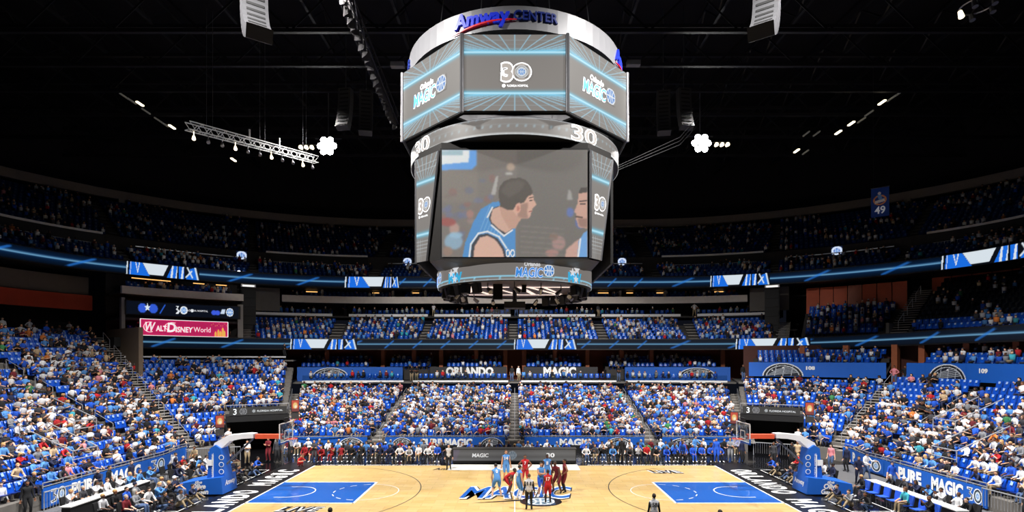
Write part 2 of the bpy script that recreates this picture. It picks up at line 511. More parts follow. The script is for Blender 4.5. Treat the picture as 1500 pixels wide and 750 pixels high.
for s, nm in ((-1, 'left'), (1, 'right')):
    n = 17 if s < 0 else 12
    a, b = (-A2, -24.5) if s < 0 else (24.5, A2)
    stand('terrace', 'concrete steps of the lower corner stand', [(a, b, nm + ' corner block')], 9.9, n, 0.83, 0.85, 0.365, nm + ' corner stand')
    a, b = (-24.5, -A1) if s < 0 else (A1, 24.5)
    stand('terrace', 'concrete steps of the corner stand', [(a, b, nm + ' corner above the tunnel')], rt, n - NB, 0.83, 0.85 + 0.365 * NB, 0.365, nm + ' corner stand above the tunnel', hide_under=2.6)
    n = 22 if s < 0 else 12
    secs = [(-A3, -A2, 'left end block beside the stairs'), (-47, -A3, 'left end block nearest')] if s < 0 else [(A2, A3, 'right end block beside the stairs'), (A3, 47, 'right end block nearest')]
    stand('terrace', 'concrete steps of the lower end stand', secs, 9.9, n, 0.83, 0.72, 0.41, nm + ' end stand')
mez = [(-22.2, -18.1), (-18.1, -10.2), (-10.2, 0), (0, 10.2), (10.2, 18.1), (18.1, 22.2)]
mezn = ['farthest left', 'second left', 'left of centre', 'right of centre', 'second right', 'farthest right']
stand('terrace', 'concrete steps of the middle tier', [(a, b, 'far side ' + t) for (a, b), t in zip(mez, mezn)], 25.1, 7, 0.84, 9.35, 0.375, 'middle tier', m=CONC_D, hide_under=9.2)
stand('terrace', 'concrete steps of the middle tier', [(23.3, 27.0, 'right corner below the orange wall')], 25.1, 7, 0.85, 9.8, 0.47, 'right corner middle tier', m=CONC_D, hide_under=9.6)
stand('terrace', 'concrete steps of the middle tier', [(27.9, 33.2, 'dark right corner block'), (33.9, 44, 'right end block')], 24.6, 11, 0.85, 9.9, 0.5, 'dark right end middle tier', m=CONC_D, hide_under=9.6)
ups = [-44, -38, -32.5, -27, -22, -16.5, -10.5, -5.2, 5.2, 10.5, 16.5, 22, 27, 32.5, 38, 44]
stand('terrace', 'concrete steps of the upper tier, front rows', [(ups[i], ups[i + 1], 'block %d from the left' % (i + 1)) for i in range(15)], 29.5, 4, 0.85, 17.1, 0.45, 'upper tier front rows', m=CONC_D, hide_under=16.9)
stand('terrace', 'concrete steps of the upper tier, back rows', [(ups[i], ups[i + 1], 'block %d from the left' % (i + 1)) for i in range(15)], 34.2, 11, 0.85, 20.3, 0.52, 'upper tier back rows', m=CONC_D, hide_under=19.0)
# single rows of chairs on the two far walkways, behind the glass
for a_, b_, r_, z_, t_ in [(-19.2, -12.3, 24.4, 5.12, 'far walkway row'), (-10.4, -1.0, 24.4, 5.12, 'far walkway row'), (1.0, 10.4, 24.4, 5.12, 'far walkway row'), (12.4, 19.2, 24.4, 5.12, 'far walkway row'), (-21.6, -18.6, 31.8, 12.75, 'club walkway row'), (-17.5, -10.8, 31.8, 12.75, 'club walkway row'), (-9.6, -.8, 31.8, 12.75, 'club walkway row'), (.8, 9.6, 31.8, 12.75, 'club walkway row'), (10.8, 17.5, 31.8, 12.75, 'club walkway row'), (18.6, 21.6, 31.8, 12.75, 'club walkway row')]:
    U_ = a_
    while U_ < b_:
        SEAT_SLOTS.append((U_, r_, z_, t_, t_, 0, 0)); U_ += .62 / ulen(U_, r_)
# suites
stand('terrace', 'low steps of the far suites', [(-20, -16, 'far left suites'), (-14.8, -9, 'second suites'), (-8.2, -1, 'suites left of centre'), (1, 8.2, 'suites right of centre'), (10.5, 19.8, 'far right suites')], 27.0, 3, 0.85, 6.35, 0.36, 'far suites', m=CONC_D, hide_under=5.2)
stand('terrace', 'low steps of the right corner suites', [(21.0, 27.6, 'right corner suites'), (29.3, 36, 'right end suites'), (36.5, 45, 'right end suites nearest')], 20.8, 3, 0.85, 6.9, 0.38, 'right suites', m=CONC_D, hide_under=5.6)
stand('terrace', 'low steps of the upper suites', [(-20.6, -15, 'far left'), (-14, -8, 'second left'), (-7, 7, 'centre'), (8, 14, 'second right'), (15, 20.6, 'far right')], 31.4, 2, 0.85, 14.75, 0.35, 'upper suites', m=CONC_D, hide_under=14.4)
stand('terrace', 'steps of the left corner suites', [(-27.6, -22.9, 'upper level')], 26.0, 2, 0.85, 14.0, 0.3, 'left corner suites', m=CONC_D, hide_under=13.6)
stand('terrace', 'steps of the left corner suites', [(-27.6, -22.9, 'middle level')], 26.0, 2, 0.85, 11.75, 0.35, 'left corner suites middle level', m=CONC_D, hide_under=11.5)
stand('terrace', 'steps of the left corner suites', [(-27.6, -22.9, 'lower level')], 26.4, 1, 0.85, 10.0, 0.35, 'left corner suites lower level', m=CONC_D, hide_under=9.7)

# ---- aisle stairs between blocks: every tread a part
def stairs(name, label, U, r0, n, pitch, z0, rise, width=1.15, m=CONC_L, rail=True, side_rail=False):
    e = empty(name, tuple(P3(U, r0, z0)))
    e.rotation_euler = (0, 0, facing(U))
    reg(e, label, **ST)
    proto = None
    for k in range(2 * n):
        if proto is None:
            proto = MB().box((0, 0, 0), (width, pitch / 2 - .03, 0.07)).build('stair_tread', m, e); o = proto
        else:
            o = proto.copy(); C.objects.link(o); o.parent = e
        o.location = (0, (k + 0.5) * pitch / 2, (k + 0.5) * rise / 2 - rise / 4 + 0.06)
    if rail:
        for k in range(1, n - 1, 3):
            mb = MB(); y0 = k * pitch; y1 = (k + 1.8) * pitch
            za = k * rise; zb = (k + 1.8) * rise
            mb.tube([(0, y0, za), (0, y0, za + 0.85), (0, y1, zb + 0.85), (0, y1, zb)], 0.025, 5)
            mb.build('handrail', STEEL, e)
    return e
for U, nm in ((-A1, 'left of the far side, beside the corner'), (-11.4, 'second from centre on the left'), (0, 'at the centre'), (11.4, 'second from centre on the right'), (A1, 'right of the far side, beside the corner')):
    stairs('aisle_stairs', 'pale concrete stairs of the far lower stand ' + nm, U, 9.9, 16, 0.82, 0.66, 0.205)
stairs('aisle_stairs', 'long concrete stairs climbing the left corner to the upper landing', -A2, 9.9, 22, 0.83, 0.7, 0.41, 1.7)
stairs('aisle_stairs', 'concrete stairs in the right corner', A2, 9.9, 12, 0.83, 0.7, 0.41, 1.4)
stairs('aisle_stairs', 'concrete stairs in the left end stand', -A3, 13.0, 18, 0.83, 1.9, 0.41)
stairs('aisle_stairs', 'concrete stairs in the right end stand', A3, 13.0, 8, 0.83, 1.9, 0.41)
for U in (-22.3, -18.1, -10.2, 0, 10.2, 18.1, 22.4):
    stairs('aisle_stairs', 'dim concrete stairs of the middle tier', U, 25.1, 7, 0.84, 9.25, 0.375, 1.3, m=CONC_L, rail=False)
stairs('aisle_stairs', 'concrete stairs beside the dark right corner block', 27.45, 24.9, 10, 0.85, 9.8, 0.5, 1.6, m=CONC_L)
stairs('aisle_stairs', 'concrete stairs near the right end', 33.55, 24.9, 10, 0.85, 9.8, 0.5, 1.3, m=CONC)
for i in range(1, 15):
    stairs('aisle_stairs', 'dark stairs in the upper tier', ups[i], 34.2, 11, 0.85, 20.2, 0.52, 1.0, m=CONC, rail=False)
    stairs('aisle_stairs', 'dark stairs in the front of the upper tier', ups[i], 29.5, 4, 0.85, 17.0, 0.45, 1.0, m=CONC, rail=False)

# ---- walkways, ledges, fascias, ribbons
def S_(name, label, *a, **k):
    return reg(sweep(name, *a, **k), label, **ST)
def B_(name, label, *a, **k):
    return reg(band(name, *a, **k), label, **ST)
B_('walkway', 'floor behind the far lower stand', -A1, A1, 23.0, 36, 5.0, 5.12, CONC)
for a, b in ((-A1 + .5, -11.9), (-10.9, -.7), (.7, 10.9), (11.9, A1 - .5)):
    B_('ledge', 'white ledge along the top of the far lower stand', a, b, 23.0, 23.2, 5.05, 5.30, WHITEP)
    g = band('glass_rail', a, b, 23.1, 23.13, 5.30, 5.85, glass()); reg(g, 'glass balustrade on the white ledge of the far lower stand', **ST)
B_('walkway', 'landing behind the left corner stand', -A2, -A1, 24.0, 34, 7.35, 7.50, CONC)
B_('ledge', 'white rail along the top of the left corner stand', -A2 + .3, -A1 - .4, 24.0, 24.12, 7.75, 7.88, WHITEP)
B_('walkway', 'landing behind the left end stand', -47, -A2, 28.0, 36, 9.2, 9.33, CONC)
B_('walkway', 'floor of the right suites', A1, 47, 19.8, 34, 5.15, 5.3, CONC)
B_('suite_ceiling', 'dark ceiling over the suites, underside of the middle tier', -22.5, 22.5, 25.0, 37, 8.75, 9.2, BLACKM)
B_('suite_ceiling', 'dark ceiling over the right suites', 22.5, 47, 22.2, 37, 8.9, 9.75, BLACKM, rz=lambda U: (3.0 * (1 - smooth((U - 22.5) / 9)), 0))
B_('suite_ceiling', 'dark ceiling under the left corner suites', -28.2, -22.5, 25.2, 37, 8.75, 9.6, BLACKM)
B_('wall_far', 'dark red back wall of the far suites', -21, 21, 31.2, 31.5, 5.1, 8.8, REDB)
B_('wall_right', 'dark red back wall of the right suites', 20.5, 46, 24.3, 24.6, 5.2, 9.0, mat('dark_red_wall', (76, 36, 28), .7))
B_('wall_left', 'dark wall behind the left corner landing', -28.0, -20.5, 28.5, 28.8, 7.4, 8.8, CONC_D)
for U in (-18.6, -15.4, -11.8, -8.6, -4.5, -1.1, 1.1, 4.7, 8.5, 12.5, 16.0, 19.6, 23.5, 25.6, 27.8, 29.0, 31.2, 33.6, 37):
    r = 28.6 if abs(U) < 20.2 else 22.9
    z0, z1 = (5.1, 8.75) if abs(U) < 20.2 else (5.2, 8.9)
    p = P3(U, r, (z0 + z1) / 2)
    reg(MB().box((0, 0, 0), (0.45, 0.7, z1 - z0)).build('pillar', mat('pillar_wood', (158, 88, 54), 0.6, vary=0.2)), 'brown wooden pillar between the suites', **ST).location = p
    bpy.context.scene.collection.objects[-1].rotation_euler = (0, 0, facing(U))

# ribbon fascias
def rib1(U):
    if U < 0: return (0, 0)
    t = smooth((abs(U) - 22) / 10); return (-3.2 * t, 0.25 * t)
def led_ribbon(name, label, U0, U1, r, z0, z1, nU, rz, banners, glow):
    nU = int((U1 - U0) / 0.1)
    e = empty(name, tuple(P3((U0 + U1) / 2, r, z0))); reg(e, label, 'led ribbon', 'long ribbon displays on the tier fronts')
    def mp(x, y, off=0.0):
        dr, dz = rz(x) if rz else (0, 0)
        return P3(x, r - 0.03 - off + dr, z0 + dz + y) - e.location
    h = z1 - z0
    cv = Canvas(U1 - U0, h, nU, 13, (3, 12, 26))
    yc = h * 0.52
    cv.blend(np.exp(-((cv.Y - yc) / (h * 0.3)) ** 2), glow, 0.42)
    ln = np.exp(-((cv.Y - yc) / (h * 0.07)) ** 2)
    cv.blend(ln, (120, 176, 214), 0.9)
    for k in range(int((U1 - U0) / 3.1)):
        x = 1.2 + k * 3.1; cv.line((x, h * 0.1), (x + 0.9, h * 0.85), 0.08, (40, 120, 215), 0.7)
    cv.build('led_strip', lambda x, y: mp(x + U0, y), M_RIB, e)
    for (pa, pb) in banners:
        ua, ub = pxU(pa, r), pxU(pb, r); c, hw = (ua + ub) / 2, (ub - ua) / 2
        b = Canvas(2.0, 0.3, 150, 22, (10, 14, 22))
        bl, wh, bk = (26, 108, 222), (214, 224, 232), (6, 8, 14)
        b.poly([(0.0, 0), (0.02, 0.3), (0.05, 0.3), (0.03, 0)], wh)
        b.poly([(0.07, 0), (0.10, 0.3), (0.42, 0.3), (0.62, 0)], bl)
        b.poly([(0.10, 0), (0.12, 0.3), (0.13, 0.3), (0.115, 0)], wh)
        b.poly([(0.24, 0.29), (0.30, 0.03), (0.36, 0.29), (0.335, 0.29), (0.30, 0.1), (0.265, 0.29)], wh)
        b.poly([(0.44, 0.29), (0.60, 0.03), (0.98, 0.03), (1.12, 0.29)], wh)
        b.poly([(1.08, 0), (1.24, 0.3), (1.56, 0.3), (1.56, 0)], bl)
        for x in (1.18, 1.32, 1.47): b.poly([(x, 0), (x + .05, 0.3), (x + .09, 0.3), (x + .06, 0)], wh)
        b.poly([(1.36, 0), (1.38, .3), (1.42, .3), (1.41, 0)], bk)
        b.poly([(1.62, 0), (1.74, 0.26), (1.9, 0.3), (1.97, 0)], bl)
        b.line((1.66, 0.28), (1.8, 0.05), 0.02, wh); b.line((1.62, 0.05), (1.78, 0.2), 0.02, wh); b.line((1.88, 0.3), (1.96, 0.0), 0.025, wh)
        b.build('led_banner', lambda x, y: mp(c - hw + x * hw, y * h / 0.3 * 1.12 - 0.06 * h, 0.05), M_RIB, e)
    mb = MB(); sweep('x', U0, U1, [(r, z0 - 0.12), (r, z1 + 0.1), (r + 0.35, z1 + 0.1), (r + 0.35, z0 - 0.12)], None, step=0.2, closed=True, mb=mb, rz=rz)
    mb.v = [tuple(Vector(v) - e.location) for v in mb.v]
    mb.build('fascia_housing', BLACKM, e)
    return e
led_ribbon('ribbon_display', 'long curved ribbon display with thin light blue line under the middle tier', -27.9, 46, 24.75, 8.72, 9.72, 520, rib1,
           [(425, 523), (753, 845), (1078, 1188)], (5, 34, 60))
led_ribbon('ribbon_display', 'long curved ribbon display along the front of the dark upper tier', -46, 46, 28.8, 16.05, 17.2, 640, None,
           [(185, 292), (505, 585), (1040, 1127), (1380, 1525)], (8, 66, 130))
B_('fascia', 'dark floor edge below the middle tier seats', -22.5, 27.5, 24.95, 25.05, 9.1, 9.75, BLACKM)
# far club level between middle tier and upper suites
B_('walkway', 'club walkway above the middle tier', -22.2, 22.2, 31.0, 36, 12.6, 12.75, CONC_D)
for a, b in ((-22.0, -18.5), (-17.7, -10.6), (-9.8, -.5), (.5, 9.8), (10.6, 17.7), (18.5, 22.0)):
    B_('ledge', 'pale ledge at the top of the middle tier', a, b, 31.0, 31.25, 12.75, 13.05, WHITEP)
    reg(band('glass_rail', a, b, 31.1, 31.13, 13.05, 13.65, glass()), 'glass balustrade above the middle tier', **ST)
B_('wall_far_upper', 'dark wall behind the club walkway', -22.3, 22.3, 34.6, 34.9, 12.6, 16.3, CONC_D)
B_('fascia', 'grey beam along the front of the upper suites', -20.8, 20.8, 30.9, 31.3, 14.35, 15.15, BEAMC)
B_('slab', 'floor slab of the upper suites', -20.8, 20.8, 31.3, 35, 14.35, 14.6, CONC_D)
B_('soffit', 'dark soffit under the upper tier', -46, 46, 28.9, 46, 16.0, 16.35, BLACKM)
for U in list(range(-19, 20, 4)):
    p = P3(U, 31.9, 15.6)
    o = reg(MB().box((0, 0, 0), (0.28, 0.5, 1.0)).build('pillar', CONC_L), 'pale pillar between the upper suites', **ST); o.location = p; o.rotation_euler = (0, 0, facing(U))
for s, nm in ((-1, 'left'), (1, 'right')):   # blank grey wall panels and dark towers at the bend
    a, b = (-22.6, -20.9) if s < 0 else (20.9, 22.6)
    B_('wall_panel', 'blank grey wall panel at the %s bend' % nm, a, b, 31.0, 31.3, 13.2, 15.9, CONC)
# left corner suites building
for z0, z1, lab in ((13.7, 14.4, 'grey beam under the upper level of the left corner suites'), ):
    B_('fascia', lab, -27.9, -22.6, 25.2, 25.6, z0, z1, BEAMC)
B_('slab', 'floor slab of the left corner suites', -27.9, -22.6, 25.6, 29.5, 13.75, 13.95, CONC_D)
B_('slab', 'floor slab of the middle left corner suites', -27.9, -22.6, 25.4, 29.5, 11.3, 11.5, CONC_D)
B_('slab', 'floor slab of the lower left corner suites', -27.9, -22.6, 25.2, 29.5, 9.6, 9.75, CONC_D)
B_('wall_left_suites', 'dark back wall of the left corner suites', -27.9, -22.6, 29.4, 29.7, 9.6, 16.1, CONC_D)
for U in (-27.85, -25.2, -22.75):
    for z0, z1 in ((9.7, 13.3),) if U != -25.2 else ((9.7, 11.3),):
        o = reg(MB().box((0, 0, 0), (0.5 if U > -23 else 0.28, 0.5, z1 - z0)).build('pillar', CONC_L), 'pale pillar of the left corner suites', **ST)
        o.location = P3(U, 25.4, (z0 + z1) / 2); o.rotation_euler = (0, 0, facing(U))
# left end: landing opening, orange wall, dark upper wall
B_('wall_left_end', 'red orange wall band above the left end stand', -46, -28.2, 30.6, 30.9, 12.3, 13.75, mat('orange_red_wall', (200, 66, 30), 0.6, vary=0.2, scale=0.8))
B_('wall_left_end_upper', 'dark brown wall band with seats above the left end stand', -46, -28.2, 31.6, 31.9, 13.9, 15.6, mat('brown_wall', (110, 98, 88), 0.7))
B_('slab', 'terrace slab behind the orange wall', -46, -28.2, 30.9, 34, 13.2, 13.4, CONC_D)
B_('wall_left_end_back', 'black back wall of the left landing', -46, -28.2, 34.6, 34.9, 9.2, 16.2, BLACKM)
B_('wall_left_partition', 'tan parapet wall beside the left corner stairs', -27.95, -27.75, 21.0, 28.5, 6.2, 10.4, mat('tan_wall', (112, 96, 80), 0.75), step=0.2)
# right corner: orange wall above the middle tier
def rightwall(name, lab, a, b, r, z0, z1, m):
    e = reg(empty(name, tuple(P3((a + b) / 2, r, z0))), lab, **ST)
    n = int((b - a) / 0.62) + 1
    for k in range(n):
        ua = a + (b - a) * k / n; ub = a + (b - a) * (k + 1) / n - 0.03
        mb = MB(); sweep('x', ua, ub, [(r, z0), (r, z1), (r + .15, z1), (r + .15, z0)], None, closed=True, mb=mb)
        mb.v = [tuple(Vector(v) - e.location) for v in mb.v]
        mb.build('wall_board', m if k != 3 else mat('pale_orange_wood', (176, 98, 68), 0.5, vary=0.15), e)
rightwall('wall_right_corner', 'orange panelled wall above the right corner of the middle tier', 23.3, 27.1, 31.6, 12.6, 15.6, ORANGE)
rightwall('wall_right_end', 'orange panelled wall behind the right end', 27.6, 40, 34.5, 14.6, 16.0, ORANGE)
B_('slab', 'terrace with tables above the orange wall', 22.7, 27.4, 33.1, 36, 14.9, 15.05, CONC_D)
B_('wall_right_partition', 'slanting parapet beside the right corner stairs', 27.05, 27.18, 25.0, 33.0, 9.7, 11.0, CONC, step=0.1)
B_('wall_right_back', 'dark back wall behind the right middle tier', 22.4, 46, 36, 36.3, 9.6, 16.2, CONC_D)
# upper tier: divider wall with rails and boxes
B_('wall_upper', 'dark wall between the front and back rows of the upper tier', -44, 44, 33.9, 34.2, 17.0, 20.5, CONC_D)
B_('walkway', 'cross aisle of the upper tier', -44, 44, 32.8, 34.0, 18.6, 18.8, CONC_D)
for i in range(15):
    a, b = ups[i] + 0.5, ups[i + 1] - 0.5
    if i % 2 == 0:
        band_o = B_('ledge', 'pale rail in front of the upper tier boxes', a + .3, b - .3, 32.9, 33.1, 18.95, 19.35, WHITEP)
        B_('ledge', 'bright rail over the upper tier boxes', a, b, 33.8, 33.95, 20.5, 20.72, WHITEP)
        B_('wall_upper', 'dark opening of the upper tier boxes', a, b, 33.7, 33.85, 19.0, 20.4, BLACKM)
    else:
        B_('ledge', 'thin pale rail along the upper tier cross aisle', a, b, 32.9, 33.0, 19.5, 19.6, STEEL)
# back of the bowl: ring beam, columns, dark walls
B_('ring_beam', 'grey ring beam round the top of the bowl', -46, 46, 44.0, 44.6, 26.9, 27.9, mat('beam_grey', (130, 122, 116), 0.8))
B_('wall_back', 'dark blue back wall behind the upper tier', -46, 46, 48.0, 48.5, 24, 27, mat('dark_blue_wall', (30, 32, 52), 0.9))
B_('wall_back_upper', 'black wall above the ring beam', -46, 46, 48.5, 49, 27, 40, ROOFD)
B_('walkway', 'top walkway behind the upper tier', -46, 46, 43.4, 48.5, 25.2, 25.5, CONC_D)
B_('slab', 'low beams of the press level behind the far upper tier', -20, 20, 45.5, 45.8, 25.9, 26.1, CONC_D)
for U in (-42, -37.3, -33.2, -29.6, -26.2, -22.8, -19.0, -14.5, -9.8, -5, 5, 9.8, 14.5, 19.0, 22.8, 26.2, 29.6, 33.2, 37.3, 42):
    o = reg(MB().box((0, 0, 0), (0.7, 0.7, 3.6)).build('column', mat('beam_grey', (130, 122, 116))), 'grey column under the ring beam', **ST); o.location = P3(U, 44.1, 25.2); o.rotation_euler = (0, 0, facing(U))

# ---- roof
reg(MB().box((0, 8, 40.2), (130, 110, 0.3)).build('ceiling', ROOFD), 'black roof deck over the arena', **ST)
reg(MB().box((0, -46, 20), (130, 0.4, 40)).build('wall_near', BLACKM), 'black wall behind the near stand', **ST)
for s in (-1, 1):
    reg(MB().box((s * 64, 8, 20), (0.4, 110, 40)).build('wall_left_outer' if s < 0 else 'wall_right_outer', BLACKM), 'black outer wall of the arena', **ST)
def truss(p, q, h, d, m, name='roof_truss', nb=None, chord=0.09, web=0.05, tri=False, parent=None):
    p = Vector(p); q = Vector(q); L = (q - p).length; t = (q - p).normalized()
    nb = nb or max(2, int(L / h)); x = t.cross(Vector((0, 0, 1))).normalized()
    mb = MB()
    for sx in ((-1, 1) if d > 0 else (0,)):
        off = x * sx * d / 2
        mb.tube([p + off, q + off], chord, 4); mb.tube([p + off + Vector((0, 0, h)), q + off + Vector((0, 0, h))], chord, 4)
        for k in range(nb):
            a = p + t * L * k / nb + off; b = p + t * L * (k + 1) / nb + off
            if k % 2: mb.tube([a, b + Vector((0, 0, h))], web, 3, False)
            else: mb.tube([a + Vector((0, 0, h)), b], web, 3, False)
    if d > 0:
        for k in range(nb + 1):
            a = p + t * L * k / nb
            mb.tube([a - x * d / 2, a + x * d / 2], web, 3, False)
    return mb.build(name, m, parent)
for i, (y, z) in enumerate(((-12, 32), (-5, 32), (2, 32), (9.2, 32), (13.9, 32), (18.2, 32), (23.1, 32), (28.5, 32), (34, 32))):
    reg(truss((-60, y, z), (60, y, z), 3.2, 0, ROOFM, nb=36, chord=0.2, web=0.09), 'dark steel roof truss running across the arena', **ST)
for i, x in enumerate((-52, -44, -37, -30, -23, -16.5, -9.5, 9.5, 16.5, 23, 30, 37, 44, 52)):
    reg(truss((x, -30, 35.4), (x, 56, 35.4), 2.4, 0, ROOFM, nb=30, chord=0.16, web=0.08), 'dark steel roof truss running away from the camera', **ST)
# ---- corner tunnels
for s, nm in ((-1, 'left'), (1, 'right')):
    def T(u, r, z): return P3(s * u, r, z)
    e = reg(empty('tunnel_portal', tuple(T(22.3, 9.8, 0))), 'black corner tunnel mouth with display board, %s corner' % nm, **ST)
    rz = facing(s * 22.3)
    e.rotation_euler = (0, 0, rz)
    mb = MB(); mb.box((0, 0.6, 2.85), (4.6, 1.0, 0.5)); mb.box((0, 3.2, 2.75), (4.6, 5.0, 0.15))
    for x in (-2.2, 2.2): mb.box((x, 3.0, 1.4), (0.3, 5.0, 2.8))
    mb.box((0, 6.0, 1.4), (4.6, 0.2, 2.8))
    mb.build('tunnel_wall', BLACKM, e)
    cv = Canvas(4.2, 0.62, 90, 14, (22, 22, 24))
    cv.ball(1.0, 0.31, 0.26, (150, 150, 155), (40, 42, 48)); cv.ell(1.75, .31, .12, .12, (170, 175, 180))
    cv.build('display_board', lambda x, y: (x - 2.1, 0.05, 3.12 + y), M_LED, e)
    mb = MB()
    put_text(mb, '3', lambda x, y, d: (x, 0.03, 3.2 + y), 0.45, -1.7, 0, bold=0.01)
    put_text(mb, 'FLORIDA HOSPITAL', lambda x, y, d: (x, 0.03, 3.35 + y), 0.14, 0.85, 0, w=1.9)
    mb.build('board_lettering', mat('letter_glow', (190, 195, 200), emit=0.8, vary=0), e)
    mb = MB(); mb.tube([(-2.3, 0.1, 3.95), (2.3, 0.1, 3.95)], 0.03, 5)
    for x in np.linspace(-2.3, 2.3, 6): mb.tube([(x, 0.1, 3.6), (x, 0.1, 3.95)], 0.02, 4)
    mb.build('guard_rail', STEEL, e)
    for x, zz, lab in ((-2.75 , 2.3, 'a'), (2.75, 3.3, 'b')):
        cv = Canvas(0.9, 1.15, 26, 30, (196, 60, 30))
        cv.ell(.45, .6, .3, .35, (240, 200, 120), 3); cv.poly([(0, 0), (.9, 0), (.9, .3), (0, .3)], (120, 30, 30), 2); cv.ell(.5, .5, .15, .15, (250, 240, 220), 2)
        d = empty('advert_screen', e.matrix_basis @ Vector((x, -0.05, zz))); d.rotation_euler = (0, 0, rz)
        reg(d, 'small upright orange advert screen %s the %s corner tunnel' % ('left of' if x < 0 else 'right of', nm), 'screen')
        MB().box((0, 0.06, 0.4), (.64, 0.1, 1.04)).build('screen_housing', BLACKM, d)
        cv.build('screen_picture', lambda x, y: ((x - .45) * .62, 0, (y - .05) * .8), M_LED, d)
        MB().box((0, 0.1, -0.42), (0.6, 0.08, 0.5)).build('lower_panel', CONC_D, d)
# ================================================================ THE SCOREBOARD
sb = reg(empty('scoreboard', (0, 0, 11.5)), 'huge hanging scoreboard with grey video screens above centre court', 'scoreboard')
def sbv(p): return (p[0], p[1], p[2] - 11.5)
TILE = (126, 121, 117); GLOW = (90, 205, 250)
# top ring
mb = MB(); mb.lathe([(5.95, 22.96 - 11.5), (5.95, 24.05 - 11.5), (5.7, 24.12 - 11.5), (5.6, 24.0 - 11.5), (5.6, 23.0 - 11.5), (5.95, 22.96 - 11.5)], 72)
ring = mb.build('top_ring', mat('brushed_white', (128, 128, 132), 0.4, 0.1, vary=0.03), sb, smooth=False)
def ringmap(r, a0, z): return lambda x, y, d: (math.cos(a0 + x / r) * (r + d), math.sin(a0 + x / r) * (r + d), z + y - 11.5)
LBLUE = mat('letter_blue', (28, 48, 196), 0.4, emit=0.25, vary=0); LDARK = mat('letter_navy', (20, 38, 110), 0.4, emit=0.1, vary=0); LRED = mat('letter_red', (190, 20, 40), 0.4, emit=0.2, vary=0)
for q in range(4):
    a0 = -math.pi / 2 + q * math.pi / 2
    mb = MB(); put_text(mb, 'Amway', ringmap(5.97, a0, 23.30), 0.62, -1.6, 0, w=2.75, bold=0.035, shear=0.1, extrude=0.06, zoff=0.03)
    mb.build('blue_lettering', LBLUE, ring)
    mb = MB(); put_text(mb, 'CENTER', ringmap(5.97, a0, 23.38), 0.42, 1.0, 0, w=2.1, bold=0.015, extrude=0.04, zoff=0.03)
    mb.build('navy_lettering', LDARK, ring)
    mb = MB(); f = ringmap(6.0, a0, 23.1)
    pts = [f(-3.1 + 3.2 * t, -0.06 + 0.34 * math.sin(t * 1.7), 0.02) for t in np.linspace(0, 1, 12)]
    mb.tube(pts, [0.02 + 0.05 * math.sin(math.pi * t) for t in np.linspace(0, 1, 12)], 5); mb.build('red_swoosh', LRED, ring)
# upper ring of eight screens
def grid_canvas(W, H, nx, ny, rays=True):
    c = Canvas(W, H, nx, ny, TILE)
    for sy, sg in ((H * 0.77, 1), (H * 0.23, -1)):
        for k in range(-9, 10):
            c.line((W / 2 + k * W * .035, sy), (W / 2 + k * W * 0.16, sy + sg * H * 0.24), 0.022, (150, 205, 232), 0.8)
        for q in (0.05, 0.1, 0.16): c.line((0, sy + sg * H * q), (W, sy + sg * H * q), 0.012, (150, 170, 180), 0.5)
        c.line((0, sy), (W, sy), 0.13, GLOW, 0.75, soft=True); c.line((0, sy), (W, sy), 0.045, (190, 238, 255), 1.0, soft=True)
    return c
def face_map(n, right, c, off=0.0):
    n = Vector(n); right = Vector(right); c = Vector(c)
    return lambda x, y, d=0.0: tuple(c + right * x + Vector((0, 0, y)) + n * (d + off))
mb = MB(); mb.lathe([(6.25, 0), (6.25, 3.75), (5.2, 3.75), (5.2, 3.9), (4.9, 11.3 - 7.7)], 8, (0, 0, 19.05 - 11.5), a0=R(22.5), a1=R(382.5)); body = mb.build('upper_body', BLACKM, sb)
WL = mat('logo_white', (236, 238, 242), emit=0.75, vary=0); BL = mat('logo_blue', (70, 150, 235), emit=0.8, vary=0); GL = mat('logo_grey', TILE, emit=0.85, vary=0)
def magic_logo(parent, fm, s):
    mb = MB(); put_text(mb, 'MAGIC', lambda x, y, d: fm(x, y, 0.03), 0.62 * s, -0.45 * s, -0.42 * s, w=2.0 * s, bold=0.06, shear=0.15)
    put_text(mb, 'Orlando', lambda x, y, d: fm(x, y, 0.03), 0.27 * s, -0.25 * s, 0.32 * s, w=1.15 * s, bold=0.04, shear=0.1)
    mb.build('logo_outline', WL, parent)
    mb = MB(); put_text(mb, 'MAGIC', lambda x, y, d: fm(x, y, 0.045), 0.62 * s, -0.45 * s, -0.42 * s, w=1.95 * s, bold=0.015, shear=0.15)
    mb.build('logo_lettering', BL, parent)
    b = Canvas(2, 2, 26, 26, (0, 0, 0)); 
    bb = Canvas(2, 2, 26, 26, TILE); bb.ball(1, 1, 1.0)
    bb.build('logo_ball', lambda x, y: fm(0.98 * s + (x - 1) * 0.42 * s, 0.05 * s + (y - 1) * 0.42 * s, 0.03), M_LED, parent)
